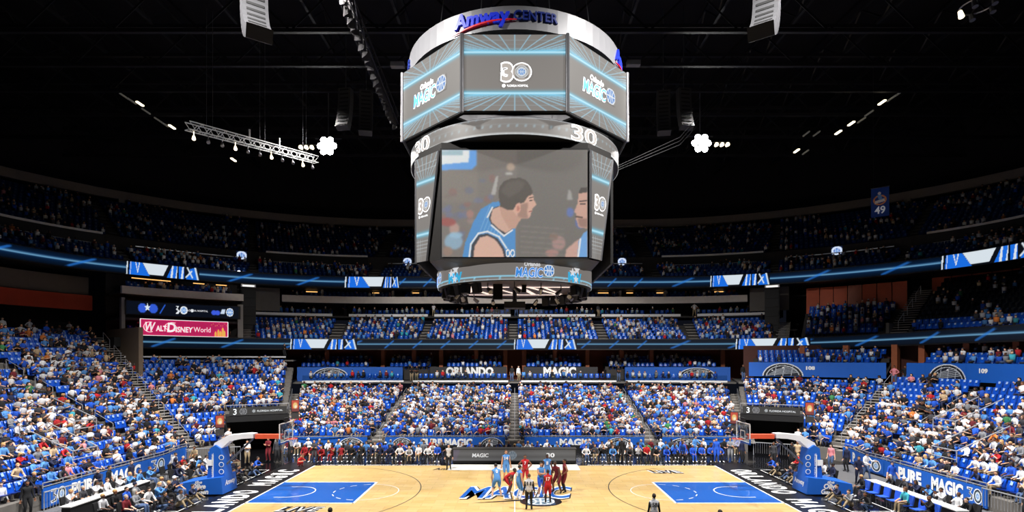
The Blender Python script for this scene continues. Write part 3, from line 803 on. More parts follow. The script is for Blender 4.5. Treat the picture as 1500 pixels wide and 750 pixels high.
def thirty_logo(parent, fm, s, small=True):
    mb = MB(); put_text(mb, '3', lambda x, y, d: fm(x, y, 0.03), 0.85 * s, -0.42 * s, -0.4 * s, w=0.72 * s, bold=0.12)
    f = [fm(0.38 * s + 0.56 * s * math.cos(t), 0.03 * s + 0.52 * s * math.sin(t), 0.031) for t in np.linspace(0, 2 * math.pi, 25)[:-1]]
    mb.add(f, [tuple(range(24))])
    if small:
        put_text(mb, 'FLORIDA HOSPITAL', lambda x, y, d: fm(x, y, 0.03), 0.12 * s, 0.16 * s, -0.78 * s, w=1.15 * s, bold=0.01)
        f = [fm(-0.6 * s + 0.1 * s * math.cos(t), -0.72 * s + 0.1 * s * math.sin(t), 0.031) for t in np.linspace(0, 2 * math.pi, 13)[:-1]]; mb.add(f, [tuple(range(12))])
    mb.build('logo_outline', WL, parent)
    mb = MB(); put_text(mb, '3', lambda x, y, d: fm(x, y, 0.045), 0.85 * s, -0.42 * s, -0.4 * s, w=0.6 * s, bold=0.04)
    f = [fm(0.38 * s + 0.49 * s * math.cos(t), 0.03 * s + 0.46 * s * math.sin(t), 0.04) for t in np.linspace(0, 2 * math.pi, 25)[:-1]]; mb.add(f, [tuple(range(24))])
    mb.build('logo_fill', GL, parent)
    bb = Canvas(2, 2, 26, 26, TILE); bb.ell(1, 1, 1, 1, (232, 236, 240)); bb.ell(1, 1, .9, .9, TILE); bb.ell(1, 1, .8, .8, (200, 205, 210)); bb.ball(1, 1, 0.62)
    bb.build('logo_ball', lambda x, y: fm(0.38 * s + (x - 1) * 0.36 * s, 0.03 * s + (y - 1) * 0.34 * s, 0.05), M_LED, parent)
for k in range(8):
    th = -math.pi / 2 + k * math.pi / 4
    n = (math.cos(th), math.sin(th), 0); rt_ = (-n[1], n[0], 0)
    c = (n[0] * 5.95, n[1] * 5.95, 19.17 - 11.5)
    near = k in (0, 1, 7)
    cv = grid_canvas(4.72, 3.53, 150 if near else 60, 112 if near else 44)
    fm = face_map(n, rt_, c)
    e = MB().box((0, 0, 0), (4.86, 0.14, 3.62), rz=th + math.pi / 2); e.v = [(v[0] + n[0] * 5.85, v[1] + n[1] * 5.85, v[2] + 19.17 + 1.765 - 11.5) for v in e.v]
    e = e.build('upper_screen', BLACKM, sb)
    cv.build('screen_picture', lambda x, y: fm(x - 2.36, y, 0), M_LED, e)
    fc = face_map(n, rt_, (c[0], c[1], c[2] + 1.76))
    if k % 2 == 0: thirty_logo(e, fc, 0.85)
    else: magic_logo(e, fc, 0.95)
    # edge post
    th2 = th + math.pi / 8; rr = 5.95 / math.cos(math.pi / 8)
    mb = MB().tube([(rr * math.cos(th2), rr * math.sin(th2), 19.1 - 11.5), (rr * math.cos(th2), rr * math.sin(th2), 22.75 - 11.5)], 0.09, 6); mb.build('corner_post', GREYM, sb)
# middle ring display
cv = Canvas(2 * math.pi * 5.85, 0.8, 360, 14, TILE)
L = 2 * math.pi * 5.85
cv.line((0, 0.52), (L, 0.52), 0.02, (175, 205, 220), 0.9)
for k in range(90): cv.line((k * L / 90, 0), (k * L / 90 + 0.2, 0.8), 0.015, (160, 190, 205), 0.6)
cv.line((0, .03), (L, .03), .04, (210, 214, 216)); cv.line((0, .78), (L, .78), .03, (200, 204, 208))
mr = MB().lathe([(5.82, 18.1 - 11.5), (5.82, 18.95 - 11.5), (5.0, 19.05 - 11.5), (4.6, 18.1 - 11.5), (5.82, 18.1 - 11.5)], 72).build('middle_ring', BLACKM, sb)
cv.build('ring_picture', lambda x, y: (5.85 * math.cos(-math.pi / 2 + x / 5.85), 5.85 * math.sin(-math.pi / 2 + x / 5.85), 18.12 - 11.5 + y), M_LED, mr)
for q in range(4):
    mb = MB(); put_text(mb, '30', ringmap(5.88, -math.pi / 2 + 0.62 + q * math.pi / 2, 18.1), 0.72, 0, 0.05, w=1.7, bold=0.03); mb.build('ring_lettering', WL, mr)
    mb = MB(); put_text(mb, '30', ringmap(5.89, -math.pi / 2 + 0.62 + q * math.pi / 2, 18.1), 0.7, 0, 0.06, w=1.62, bold=-0.008); mb.build('ring_lettering', GL, mr)
# lower body
mb = MB()
def cham(w, c, z): return [(-w + c, -w, z), (w - c, -w, z), (w, -w + c, z), (w, w - c, z), (w - c, w, z), (-w + c, w, z), (-w, w - c, z), (-w, -w + c, z)]
secs = [cham(4.9, 1.35, 18.1), cham(4.9, 1.35, 17.75), cham(4.9, 1.32, 12.45), cham(3.6, 1.4, 12.3)]
secs[2] = [(-3.58, -4.9, 12.45), (3.58, -4.9, 12.45), (4.2, -4.3, 12.45), (4.2, 4.3, 12.45), (3.58, 4.9, 12.45), (-3.58, 4.9, 12.45), (-4.2, 4.3, 12.45), (-4.2, -4.3, 12.45)]
vs = [sbv(p) for s_ in secs for p in s_]
fs = [(i * 8 + k, i * 8 + (k + 1) % 8, (i + 1) * 8 + (k + 1) % 8, (i + 1) * 8 + k) for i in range(3) for k in range(8)]
mb.add(vs, fs); mb.add([vs[24 + k] for k in range(8)], [tuple(range(8))]); lower = mb.build('lower_body', mat('charcoal_panel', (36, 34, 33), 0.5), sb)
# the picture on the big screens
def video():
    c = Canvas(880, 660, 200, 150, (118, 111, 105))
    def P(pts): return [(x - 25, 735 - y) for x, y in pts]
    def E(cx, cy, rx, ry, col, b=3, al=1.0): c.ell(cx - 25, 735 - cy, rx, ry, col, b, al)
    r2 = np.random.default_rng(3)
    c.poly(P([(480, 75), (905, 75), (905, 735), (480, 735)]), (108, 103, 98), 10)
    c.poly(P([(25, 75), (240, 75), (240, 400), (25, 400)]), (126, 118, 110), 12)
    for _ in range(46):
        x, y = r2.uniform(30, 340), r2.uniform(250, 720)
        col = [(120, 105, 100), (96, 104, 132), (140, 92, 86), (150, 140, 134), (100, 110, 150)][r2.integers(5)]
        E(x, y, r2.uniform(14, 30), r2.uniform(12, 28), col, 4, 0.55)
    for x, y, rx, ry, col in ((100, 560, 30, 36, (190, 150, 138)), (95, 640, 55, 50, (140, 178, 205)), (60, 700, 30, 30, (150, 120, 105)), (110, 600, 40, 20, (150, 190, 215)), (195, 470, 22, 25, (168, 120, 110)), (60, 520, 50, 25, (160, 70, 66)), (730, 650, 40, 45, (176, 136, 130)), (700, 610, 26, 24, (130, 104, 92)), (690, 710, 40, 24, (180, 130, 122)), (860, 520, 30, 40, (80, 104, 176)), (800, 460, 22, 30, (86, 112, 186)), (440, 180, 24, 24, (186, 160, 140)), (430, 222, 22, 8, (205, 205, 200))):
        E(x, y, rx, ry, col, 4, 0.85)
    for k in range(6):
        c.poly(P([(500, 540 + k * 32), (760, 560 + k * 32), (760, 566 + k * 32), (500, 548 + k * 32)]), (128, 120, 114), 2, 0.8)
    c.poly(P([(350, 240), (366, 236), (350, 350), (322, 350)]), (172, 168, 164), 2)
    c.poly(P([(790, 320), (805, 330), (815, 385), (780, 380)]), (160, 156, 152), 3)
    c.poly(P([(25, 75), (235, 75), (235, 170), (210, 195), (25, 200)]), (96, 162, 236), 3)
    c.poly(P([(25, 75), (190, 75), (188, 150), (25, 165)]), (236, 240, 240), 2)
    c.poly(P([(25, 80), (150, 78), (150, 110), (25, 110)]), (165, 196, 206), 2)
    # jersey and shoulder
    c.poly(P([(150, 735), (165, 650), (215, 520), (260, 440), (330, 398), (372, 392), (400, 430), (470, 560), (468, 735)]), (66, 140, 206), 1)
    for k in range(7):
        c.line((170 + k * 22, 735 - 735), (290 + k * 16, 735 - 420 - k * 16), 3, (120, 176, 224), 0.6)
    c.poly(P([(310, 500), (320, 440), (372, 420), (480, 500), (440, 580), (405, 602), (360, 570), (322, 530)]), (40, 44, 56), 1)
    c.poly(P([(318, 500), (330, 440), (372, 424), (492, 510), (440, 570), (410, 588), (365, 560), (328, 525)]), (212, 168, 148), 1)
    c.line((300 - 25, 735 - 490), (330 - 25, 735 - 430), 5, (232, 232, 232)); c.line((325 - 25, 735 - 540), (400 - 25, 735 - 605), 5, (236, 236, 236)); c.line((400 - 25, 735 - 605), (450 - 25, 735 - 570), 5, (236, 236, 236))
    c.poly(P([(198, 735), (205, 660), (245, 600), (300, 590), (360, 620), (400, 680), (415, 735)]), (38, 42, 54), 1)
    c.poly(P([(215, 735), (222, 670), (255, 615), (300, 603), (350, 630), (388, 685), (402, 735)]), (222, 176, 156), 1)
    for a, b in (((190, 735), (200, 655)), ((200, 655), (245, 590)), ((245, 590), (300, 578)), ((300, 578), (370, 610)), ((370, 610), (415, 680))):
        c.line((a[0] - 25, 735 - a[1]), (b[0] - 25, 735 - b[1]), 5, (234, 236, 238))
    for x in (424, 452): c.ell(x - 25, 735 - 712, 13, 26, (240, 240, 240), ring=0.42)
    # neck, face, ear, hair
    c.poly(P([(372, 420), (470, 380), (520, 480), (490, 520), (470, 560), (430, 560), (385, 480)]), (198, 152, 132), 1)
    c.poly(P([(440, 330), (560, 330), (580, 360), (582, 385), (596, 412), (584, 428), (574, 432), (572, 448), (564, 462), (562, 480), (548, 498), (520, 500), (480, 486), (445, 440)]), (216, 168, 148), 1)
    c.poly(P([(366, 350), (372, 305), (400, 268), (440, 252), (495, 246), (535, 262), (562, 300), (574, 335), (566, 352), (545, 360), (520, 400), (500, 405), (488, 400), (470, 425), (452, 446), (420, 444), (378, 425)]), (74, 66, 60), 1)
    c.poly(P([(380, 330), (420, 275), (490, 262), (530, 280), (500, 330), (430, 370)]), (92, 84, 78), 5, 0.7)
    c.poly(P([(500, 410), (545, 400), (540, 470), (548, 496), (515, 498), (480, 486)]), (150, 116, 102), 3, 0.8)
    E(484, 434, 17, 28, (224, 160, 140), 1); E(486, 436, 8, 16, (186, 120, 104), 1)
    c.line((552 - 25, 735 - 372), (576 - 25, 735 - 366), 3, (80, 62, 54)); c.line((556 - 25, 735 - 388), (570 - 25, 735 - 386), 3, (60, 50, 48)); c.line((552 - 25, 735 - 456), (568 - 25, 735 - 452), 3, (150, 84, 80))
    # second player at the right edge
    c.poly(P([(905, 740), (770, 740), (775, 690), (830, 640), (905, 600)]), (204, 160, 146), 2)
    c.poly(P([(845, 735), (850, 640), (880, 590), (905, 570), (905, 735)]), (104, 164, 226), 1); c.line((848 - 25, 0), (862 - 25, 735 - 625), 5, (236, 238, 240))
    c.poly(P([(905, 330), (850, 340), (846, 400), (824, 458), (838, 470), (834, 500), (842, 520), (850, 552), (905, 560)]), (206, 158, 140), 1)
    c.poly(P([(905, 305), (865, 308), (848, 345), (905, 335)]), (60, 52, 48), 1)
    c.line((836 - 25, 735 - 486), (872 - 25, 735 - 492), 5, (84, 60, 52)); c.line((858 - 25, 735 - 392), (898 - 25, 735 - 388), 4, (70, 54, 50)); c.line((862 - 25, 735 - 408), (890 - 25, 735 - 408), 4, (60, 48, 46))
    c.poly(P([(845, 500), (905, 500), (905, 555), (855, 548)]), (140, 104, 92), 3, 0.8)
    c.blend(np.ones(c.X.shape), (150, 146, 142), 0.10)
    c.c += r2.normal(0, 2.5, c.c.shape)
    return c
vid = video()
pic = None
for k in range(4):
    th = -math.pi / 2 + k * math.pi / 2
    n = (math.cos(th), math.sin(th), 0); rt_ = (-n[1], n[0], 0)
    o = MB().box((0, 0, 0), (7.2, 0.12, 5.35), rz=th + math.pi / 2); o.v = [(v[0] + n[0] * 4.93, v[1] + n[1] * 4.93, v[2] + 15.13 - 11.5) for v in o.v]
    o = o.build('lower_screen', BLACKM, sb)
    if pic is None:
        pic = vid.build('screen_picture', lambda x, y: ((x / 880 - .5) * 7.02, -5.01, 12.55 - 11.5 + y / 660 * 5.16), M_LED, o)
    else:
        p2 = pic.copy(); C.objects.link(p2); p2.parent = o; p2.rotation_euler = (0, 0, k * math.pi / 2)
for k in range(4):   # narrow slanted corner screens
    rz = Matrix.Rotation(k * math.pi / 2, 3, 'Z')
    T0, T1 = Vector((3.66, -5.0, 17.7 - 11.5)), Vector((4.95, -3.66, 17.7 - 11.5)); B0, B1 = Vector((3.66, -5.0, 12.5 - 11.5)), Vector((4.25, -4.35, 12.5 - 11.5))
    def cm(x, y, d=0.0):
        v = y / 5.2; u = x / 1.8
        p = (B0 * (1 - u) + B1 * u) * (1 - v) + (T0 * (1 - u) + T1 * u) * v
        return tuple(rz @ (p + Vector((0.7, -0.7, 0)) * (0.02 + d)))
    cv = Canvas(1.8, 5.2, 40, 120, TILE)
    for yy in (1.35, 3.95):
        cv.line((0, yy), (1.8, yy), .14, GLOW, .75, soft=True); cv.line((0, yy), (1.8, yy), .05, (190, 238, 255), 1, soft=True)
    for j in range(7): cv.line((.1 + j * .27, 0), (.1 + j * .27, 1.1), .012, (190, 200, 205), .7); cv.line((.4 + j * .15, 4.1), (-.3 + j * .4, 5.2), .02, (165, 205, 225), .8)
    for j in range(6): cv.line((0, .15 + j * .17), (1.8, .15 + j * .17), .012, (190, 200, 205), .6); 
    for j in range(4): cv.line((0, 4.3 + j * .25), (1.8, 4.3 + j * .25), .012, (190, 200, 205), .6)
    o = MB(); o.add([cm(0, 0, -.05), cm(1.8, 0, -.05), cm(1.8, 5.2, -.05), cm(0, 5.2, -.05), cm(0, 0, -.02), cm(1.8, 0, -.02), cm(1.8, 5.2, -.02), cm(0, 5.2, -.02)], [(0, 1, 2, 3), (4, 5, 6, 7), (0, 1, 5, 4), (1, 2, 6, 5), (2, 3, 7, 6), (3, 0, 4, 7)])
    o = o.build('corner_screen', BLACKM, sb)
    cv.build('screen_picture', lambda x, y: cm(x, y), M_LED, o)
    thirty_logo(o, lambda x, y, d=0: cm(0.9 + x, 2.75 + y, d), 0.72)
    mb = MB()
    for sx, (a, b) in ((0, (T0, B0)), (1, (T1, B1))): mb.tube([tuple(rz @ a), tuple(rz @ b)], 0.07, 5)
    mb.build('corner_post', GREYM, sb)
# bottom ring display
cv = Canvas(2 * math.pi * 4.37, 0.95, 300, 16, TILE); L = 2 * math.pi * 4.37
cv.line((0, .2), (L, .2), .025, (150, 215, 240)); 
for k in range(40): cv.line((k * L / 40, 0), (k * L / 40 - .1, .2), .02, (150, 215, 240), .9)
cv.line((0, .02), (L, .02), .03, (200, 215, 222))
br_ = MB().lathe([(4.34, .03), (4.34, 1.02), (4.1, 1.04), (4.0, .03), (4.34, .03)], 64).build('bottom_ring', BLACKM, sb)
cv.build('ring_picture', lambda x, y: (4.37 * math.cos(-math.pi / 2 + x / 4.37), 4.37 * math.sin(-math.pi / 2 + x / 4.37), .05 + y), M_LED, br_)
for q in range(4):
    a0 = -math.pi / 2 + q * math.pi / 2
    magic_logo(br_, lambda x, y, d=0: ringmap(4.38 + d, a0 + 0.24, 12.0)(x * 1.0, y, 0), 0.72)
    mb = MB(); f = ringmap(4.42, a0 - 0.78, 11.95)
    for (cx, cy, rr) in ((0.1, 0.3, 0.3), (-0.25, 0.12, 0.25), (0.02, -0.2, 0.22)):
        mb.add([f(cx + rr * (1 if j % 2 == 0 else .42) * math.sin(j * math.pi / 5), cy + rr * (1 if j % 2 == 0 else .42) * math.cos(j * math.pi / 5), 0.02) for j in range(10)], [tuple(range(10))])
    mb.build('star_emblem', WL, br_)
    mb = MB(); put_text(mb, 'MW', ringmap(4.41, a0 - 0.78, 11.55), .45, 0, 0.05, w=1.1, bold=.06); mb.build('star_lettering', mat('logo_cyan', (60, 180, 230), emit=.8, vary=0), br_)
# underside with gear
mb = MB().lathe([(0.1, 0.1), (4.1, 0.1)], 48); us = mb.build('underside_panel', mat('underside_plum', (58, 48, 52), 0.6, emit=0.06), sb)
mb = MB()
for x0, dx, wd in ((-2.9, 1.2, .3), (-2.2, -0.9, .28), (-1.5, 1.5, .25), (0.1, 0.9, .3), (0.5, 1.9, .3), (1.4, 1.3, .22)):
    mb.add([(x0, -1.6, .06), (x0 + wd, -1.6, .06), (x0 + dx + wd, 1.9, .06), (x0 + dx, 1.9, .06)], [(0, 1, 2, 3)])
mb.box((-1.6, -1.5, .05), (2.6, .25, .02)); mb.box((1.6, -1.5, .05), (2.8, .25, .02)); mb.box((0, 2.1, .05), (5.6, .2, .02))
mb.build('white_lettering', mat('under_letter', (240, 222, 214), emit=.95, vary=0), us)
for k in range(22):
    a = (R(-48 + 96 * k / 10) if k < 11 else R(132 + 96 * (k - 11) / 10)) + R(12)
    mb = MB().box((0, 0, -.28), (.5, .36, .6)); mb.box((0, -.19, -.28), (.4, .03, .5)); mb.tube([(0, 0, 0), (0, 0, .15)], .04, 4)
    o = mb.build('rim_speaker', BLACKM, sb); o.scale = (.85, .85, .85); o.location = (3.95 * math.cos(a), 3.95 * math.sin(a), 0); o.rotation_euler = (0.25 * (1 if k % 2 else -.4), 0, a + math.pi / 2)
for k in range(14):
    a = 2 * math.pi * k / 14 + .22
    mb = MB().tube([(0, 0, .1), (0, 0, -.25)], .03, 4); mb.tube([(0, 0, -.2), (.1, -.25, -.42)], [.09, .13], 8)
    o = mb.build('rim_lamp', GREYM, sb); o.location = (3.2 * math.cos(a), 3.2 * math.sin(a), 0); o.rotation_euler = (0, 0, a * 3)
MB().box((-.9, -2.2, -.3), (.5, .4, .8)).build('hanging_box', BLACKM, sb); MB().box((.5, -2, -.1), (.25, .25, .4)).build('hanging_box', BLACKM, sb); mb = MB().tube([(0, 0, .1), (0, 0, -.7)], .12, 6); mb.box((0, 0, -.8), (1.2, 1.0, .35)); mb.build('camera_rig', BLACKM, sb)
mb = MB()
for a in range(8):
    t = a * math.pi / 4 + .4; mb.tube([(4.6 * math.cos(t), 4.6 * math.sin(t), 12.4), (3.2 * math.cos(t), 3.2 * math.sin(t), 24)], .03, 4)
mb.build('hoist_cables', GREYM, sb)

# ================================================================ ROOF FITTINGS
# floodlight banks
LAMPM = mat('lamp_glow', (255, 255, 250), emit=60, vary=0)
DIML = mat('lamp_dim', (255, 240, 205), emit=2.5, vary=0); TUBEL = mat('tube_warm', (255, 190, 110), emit=1.2, vary=0); FAINT = mat('tube_faint', (150, 148, 140), emit=0.1, vary=0)
for s, x, y, z in ((-1, -17.0, 18.0, 26.9), (1, 16.9, 18.0, 27.15)):
    e = reg(empty('floodlight_bank', (x, y, z)), 'blazing white floodlight bank under the roof, %s of the scoreboard' % ('left' if s < 0 else 'right'), 'floodlight')
    for k in range(7):
        a = k * math.pi / 3; rr = 0.0 if k == 6 else 0.6
        px_, pz_ = rr * math.cos(a), rr * math.sin(a)
        hd = MB().tube([(px_, 0.45, pz_ + .15), (px_, 0.05, pz_), (px_, 0, pz_)], [.14, .3, .31], 12).build('lamp_head', BLACKM, e)
        mb = MB(); mb.add([(px_ + .295 * math.cos(t), -0.005 - 0.05 * 0, pz_ + .295 * math.sin(t)) for t in np.linspace(0, 2 * math.pi, 13)[:-1]], [tuple(range(12))])
        mb.build('lamp_lens', LAMPM, hd)
    mb = MB().tube([(0, .4, 0), (0, .4, 5.5)], .06, 5); mb.tube([(-1.2, .4, .8), (1.2, .4, .8)], .05, 5); mb.build('hanging_frame', GREYM, e)
    e2 = reg(empty('small_spotlight_row', (x - s * (-1.9) , y, z - 0.1)), 'short row of dimmer round spotlights beside the %s floodlight bank' % ('left' if s < 0 else 'right'), 'spotlight')
    for k in range(3):
        mb = MB().tube([(k * .5 * s - s * .5, .35, 0), (k * .5 * s - s * .5, 0, 0)], [.12, .19], 10).build('lamp_head', DIML, e2)
    MB().tube([(-.8, .3, .3), (.8, .3, .3)], .04, 4).build('lamp_bar', GREYM, e2)
# lighting truss at left, with hanging lamps
def at(px, row, D): return Vector(((px - 754) * D / 796, D - 31.2, 7.66 + (525 - row) * D / 796))
e = reg(empty('lighting_truss', (0, 0, 0)), 'silver lattice lighting truss with small lamps hanging at upper left', 'truss')
pa, pb = Vector((-22.6, 6.3, 23.45)), Vector((-17.6, 17.0, 25.0))
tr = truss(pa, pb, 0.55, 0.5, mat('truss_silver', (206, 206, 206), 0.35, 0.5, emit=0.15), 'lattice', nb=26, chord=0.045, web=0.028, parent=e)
for k in range(11):
    p = pa.lerp(pb, 0.04 + k * 0.092)
    mb = MB().tube([p + Vector((0, 0, -.02)), p + Vector((0, 0, -.35))], .03, 4); mb.tube([p + Vector((0, 0, -.35)), p + Vector((.12, -.2, -.62))], [.08, .13], 8)
    mb.build('hanging_lamp', GREYM if k % 3 else DIML, e)
mb = MB()
for t in (.12, .16, .5, .54, .87, .9):
    p = pa.lerp(pb, t); mb.tube([p + Vector((0, 0, .5)), p + Vector((0, 0, 9))], .02, 3)
mb.build('suspension_cables', GREYM, e)
for t in (.42, .66):
    p = pa.lerp(pb, t); MB().tube([p + Vector((0, 0, .5)), p + Vector((0, 0, 1.25))], .08, 6).build('upright_tube', WHITEP, e)
# long truss with folded grey cloth left of the scoreboard
e = reg(empty('cloth_truss', (0, 0, 0)), 'long dark truss wrapped in folded grey cloth left of the scoreboard', 'truss')
p0, p1 = Vector((-8.9, -3.5, 26.4)), Vector((-9.2, 10.4, 25.6))
truss(p0, p1, .7, .6, ROOFM, 'truss_frame', nb=18, chord=.05, web=.03, parent=e)
mb = MB(); N = 90
for k in range(N):
    t0, t1 = k / N, (k + 1) / N
    a = p0.lerp(p1, t0); b = p0.lerp(p1, t1); w0 = .16 * math.sin(k * 1.3); w1 = .16 * math.sin((k + 1) * 1.3)
    mb.add([a + Vector((w0, 0, .6)), b + Vector((w1, 0, .6)), b + Vector((w1 * 1.6, 0, -.35 - .12 * math.sin(k + 1))), a + Vector((w0 * 1.6, 0, -.35 - .12 * math.sin(k)))], [(0, 1, 2, 3)])
mb.build('folded_cloth', mat('grey_cloth', (62, 60, 62), 0.9), e)
# line array loudspeakers
def line_array(loc, rz, n, label, m, s=1.0, curve=0.16, slots=True):
    e = reg(empty('line_array', loc, rz), label, 'loudspeaker')
    p = Vector((0, 0, 0)); ang = 0.0
    for k in range(n):
        rot = Matrix.Rotation(-ang, 3, 'X')
        c = p + rot @ Vector((0, 0, -.19 * s))
        cab = MB().box(c, (1.15 * s, .62 * s, .36 * s), rot=rot); cab = cab.build('cabinet', m, e)
        if slots:
            mb = MB(); mb.box(c + rot @ Vector((0, -.315 * s, 0)), (.8 * s, .02, .13 * s), rot=rot); mb.build('grille', BLACKM, cab)
        p = p + rot @ Vector((0, 0, -.38 * s)); ang += curve * (0.5 + k / n)
    MB().tube([(0, 0, 0), (0, 0, 7)], .04, 4).build('suspension_cable', GREYM, e)
    return e
ARR = mat('speaker_grey', (64, 64, 67), 0.5, vary=0.03); ARRD = mat('speaker_dark', (60, 60, 62), 0.6)
line_array((-12.0, -6.2, 24.6), R(35), 9, 'pale grey curved loudspeaker array at upper left', ARR, .95)
line_array((11.6, -6.2, 24.7), R(-35), 9, 'pale grey curved loudspeaker array at upper right', ARR, .95)
for s, nm in ((-1, 'left'), (1, 'right')):
    line_array((s * 14.2, 14.5, 30.3), R(10 * s), 10, 'dark loudspeaker array hanging %s of the scoreboard' % nm, ARRD, .95, .05)
    line_array((s * 12.6, 14.9, 30.3), R(-10 * s), 11, 'second dark loudspeaker array hanging %s of the scoreboard' % nm, ARRD, .95, .05)
# small roof lamps seen as warm dashes
i = 0
for px_, row, D, m_, nm in ((205, 152, 52, DIML, 'upper left'), (252, 186, 54, DIML, 'upper left'), (342, 234, 58, DIML, 'left'), (182, 141, 51, FAINT, 'l'), (193, 148, 51, FAINT, 'l'), (214, 163, 52, FAINT, 'l'), (232, 176, 53, FAINT, 'l'), (241, 182, 53, FAINT, 'l'),
                            (1292, 150, 50, DIML, 'r'), (1247, 181, 52, DIML, 'r'), (1228, 194, 53, DIML, 'r'), (1167, 221, 56, DIML, 'r'), (1318, 136, 50, FAINT, 'r'), (1306, 144, 50, FAINT, 'r'), (1273, 166, 51, FAINT, 'r'), (1262, 176, 52, FAINT, 'r'), (1181, 196, 55, FAINT, 'r'), (1196, 196, 55, FAINT, 'r'), (1180, 223, 56, FAINT, 'r')):
    p = at(px_, row, D); s = -1 if p.x < 0 else 1
    bright = m_ is DIML
    o = MB().box((0, 0, 0), (.22 if bright else .12, .9 if bright else 1.2, .12)).build('roof_lamp', m_); o.location = p
    i += 1; reg(o, ('glowing warm' if bright else 'faint grey') + ' dash shaped lamp on the %s catwalk, number %s in its line' % ('left' if s < 0 else 'right', ('one two three four five six seven eight nine ten eleven'.split() * 2)[(i - 1) % 8 if s < 0 else i - 9]), 'lamp', 'dash shaped lamps on the %s catwalk' % ('left' if s < 0 else 'right'))
# other ceiling gear
e = reg(empty('lighting_cluster', (23.6, -3.5, 25.6)), 'cluster of moving lamps on a hoop at the top right', 'spotlight')
mb = MB(); mb.lathe([(.75, 0), (.8, .04), (.75, .08), (.7, .04), (.75, 0)], 20); mb.build('hoop', GREYM, e)
for k in range(5):
    a = k * 1.26; MB().tube([(.7 * math.cos(a), .7 * math.sin(a), 0), (.7 * math.cos(a), .7 * math.sin(a) - .1, -.35)], [.1, .14], 8).build('lamp_head', DIML if k == 2 else GREYM, e)
MB().tube([(0, 0, 0), (0, 0, 6)], .05, 4).build('hanging_pole', GREYM, e)
mb = MB()
for k in range(3): mb.tube([(5.9, .5, 18.6 + k * .12), (11, 5, 21.9 + k * .25), (18.4, 13.8, 30.5 + k * .5), (20.5, 16, 33.5 + k * .5)], .014, 3)
reg(mb.build('guy_cables', mat('cable_dark', (30, 30, 32))), 'thin cables from the scoreboard up to the roof on the right', 'cable')
o = MB().box((0, 0, 0), (.9, .4, .3)).build('projector', mat('projector_grey', (120, 120, 122))); o.location = (-7.8, 5, 27.2); reg(o, 'small pale box projector hanging left of the scoreboard top', 'projector')
o = MB().box((0, 0, 0), (.9, .4, .3)).build('projector', mat('projector_grey', (120, 120, 122))); o.location = (7.9, 5, 27.3); reg(o, 'small pale box projector hanging right of the scoreboard top', 'projector')
# retired-number banner at right
e = reg(empty('number_banner', (32.6, 17.3, 20.3)), 'blue hanging banner with the number 49 at upper right', 'banner'); e.rotation_euler = (0, 0, R(-40))
b = Canvas(1.35, 2.6, 40, 76, (20, 66, 150))
b.ell(.66, 1.5, .5, .45, (232, 150, 90)); b.ell(.66, 1.5, .38, .33, (20, 66, 150)); b.poly([(.3, 1.2), (1.05, 1.35), (1.0, 1.6), (.3, 1.45)], (236, 236, 230)); b.ell(.62, 2.1, .12, .14, (230, 225, 220)); b.poly([(.45, 1.9), (.62, 1.5), (.85, 1.5), (.75, 2.0)], (120, 170, 220))
b.build('banner_cloth', lambda x, y: (x - .67, .02 * math.sin(y * 3), y), attr_mat('banner_print', 'print'), e)
mb = MB(); put_text(mb, '49', lambda x, y, d: (x, -.03, y), .62, 0, .3, w=.8, bold=.02); mb.build('banner_number', mat('banner_white', (225, 230, 235), emit=.12, vary=0), e)
MB().tube([(-.7, 0, 2.62), (.7, 0, 2.62)], .04, 5).build('banner_rod', GREYM, e); MB().tube([(-.5, 0, 2.6), (-.5, 0, 14)], .01, 3).build('banner_cord', GREYM, e)

# ceiling tubes of the upper suites, logo lamps, bright lamps
for U in (-19.5, -16.5, -12.3, -8.2, -4.6, -1.3, 2.2, 6, 8.4, 11.0, 14.3, 16.8, 19.5):
    o = MB().box((0, 0, 0), (1.3 if int(U) % 2 else .8, .12, .1)).build('ceiling_tube_light', TUBEL); o.location = P3(U, 32.4, 15.8); o.rotation_euler = (0, 0, facing(U))
    i = (globals().get('TI', 0)) + 1; TI = i; reg(o, 'warm glowing tube light of the far upper suites, %s from the left' % 'first second third fourth fifth sixth seventh eighth ninth tenth eleventh twelfth thirteenth'.split()[i - 1], 'lamp', 'tube lights of the far upper suites')
for U, z, w_ in ((-27.0, 15.3, 1.6), (-26.2, 15.3, 1.6), (-24.6, 15.3, 1.0), (-23.6, 15.3, 1.0), (-27.2, 13.1, 1.6), (-26.2, 13.1, 2.0), (-24.4, 13.1, 1.8), (-23.4, 13.1, 1.8)):
    o = MB().box((0, 0, 0), (w_, .1, .08)).build('ceiling_tube_light', TUBEL); o.location = P3(U, 26.0, z); o.rotation_euler = (0, 0, facing(U))
    reg(o, 'orange glowing tube light in the left corner suites, %s level, %s' % ('upper' if z > 14 else 'middle', {-27.0: 'first', -27.2: 'first', -26.2: 'second', -24.6: 'third', -24.4: 'third', -23.6: 'fourth', -23.4: 'fourth'}[U]), 'lamp', 'tube lights of the left corner suites')
for U, nm in ((-31.0, 'far left'), (-22.5, 'left'), (-13.6, 'left of the scoreboard'), (13.6, 'right of the scoreboard'), (24.4, 'right')):
    e = reg(empty('logo_lamp', tuple(P3(U, 33.7, 19.9)), facing(U)), 'round glowing blue and white emblem on the upper rail, ' + nm, 'sign')
    c = Canvas(2, 2, 20, 20, (20, 30, 60)); c.ell(1, 1, 1, 1, (210, 225, 250)); c.ell(1, 1, .6, .6, (60, 100, 190)); c.ball(1, 1, .45)
    c.build('emblem_face', lambda x, y: ((x - 1) * .55, -.06, (y - 1) * .5), M_RIB, e)
    MB().tube([(0, -.04, 0), (0, .1, 0)], .52, 16).build('emblem_case', BLACKM, e)
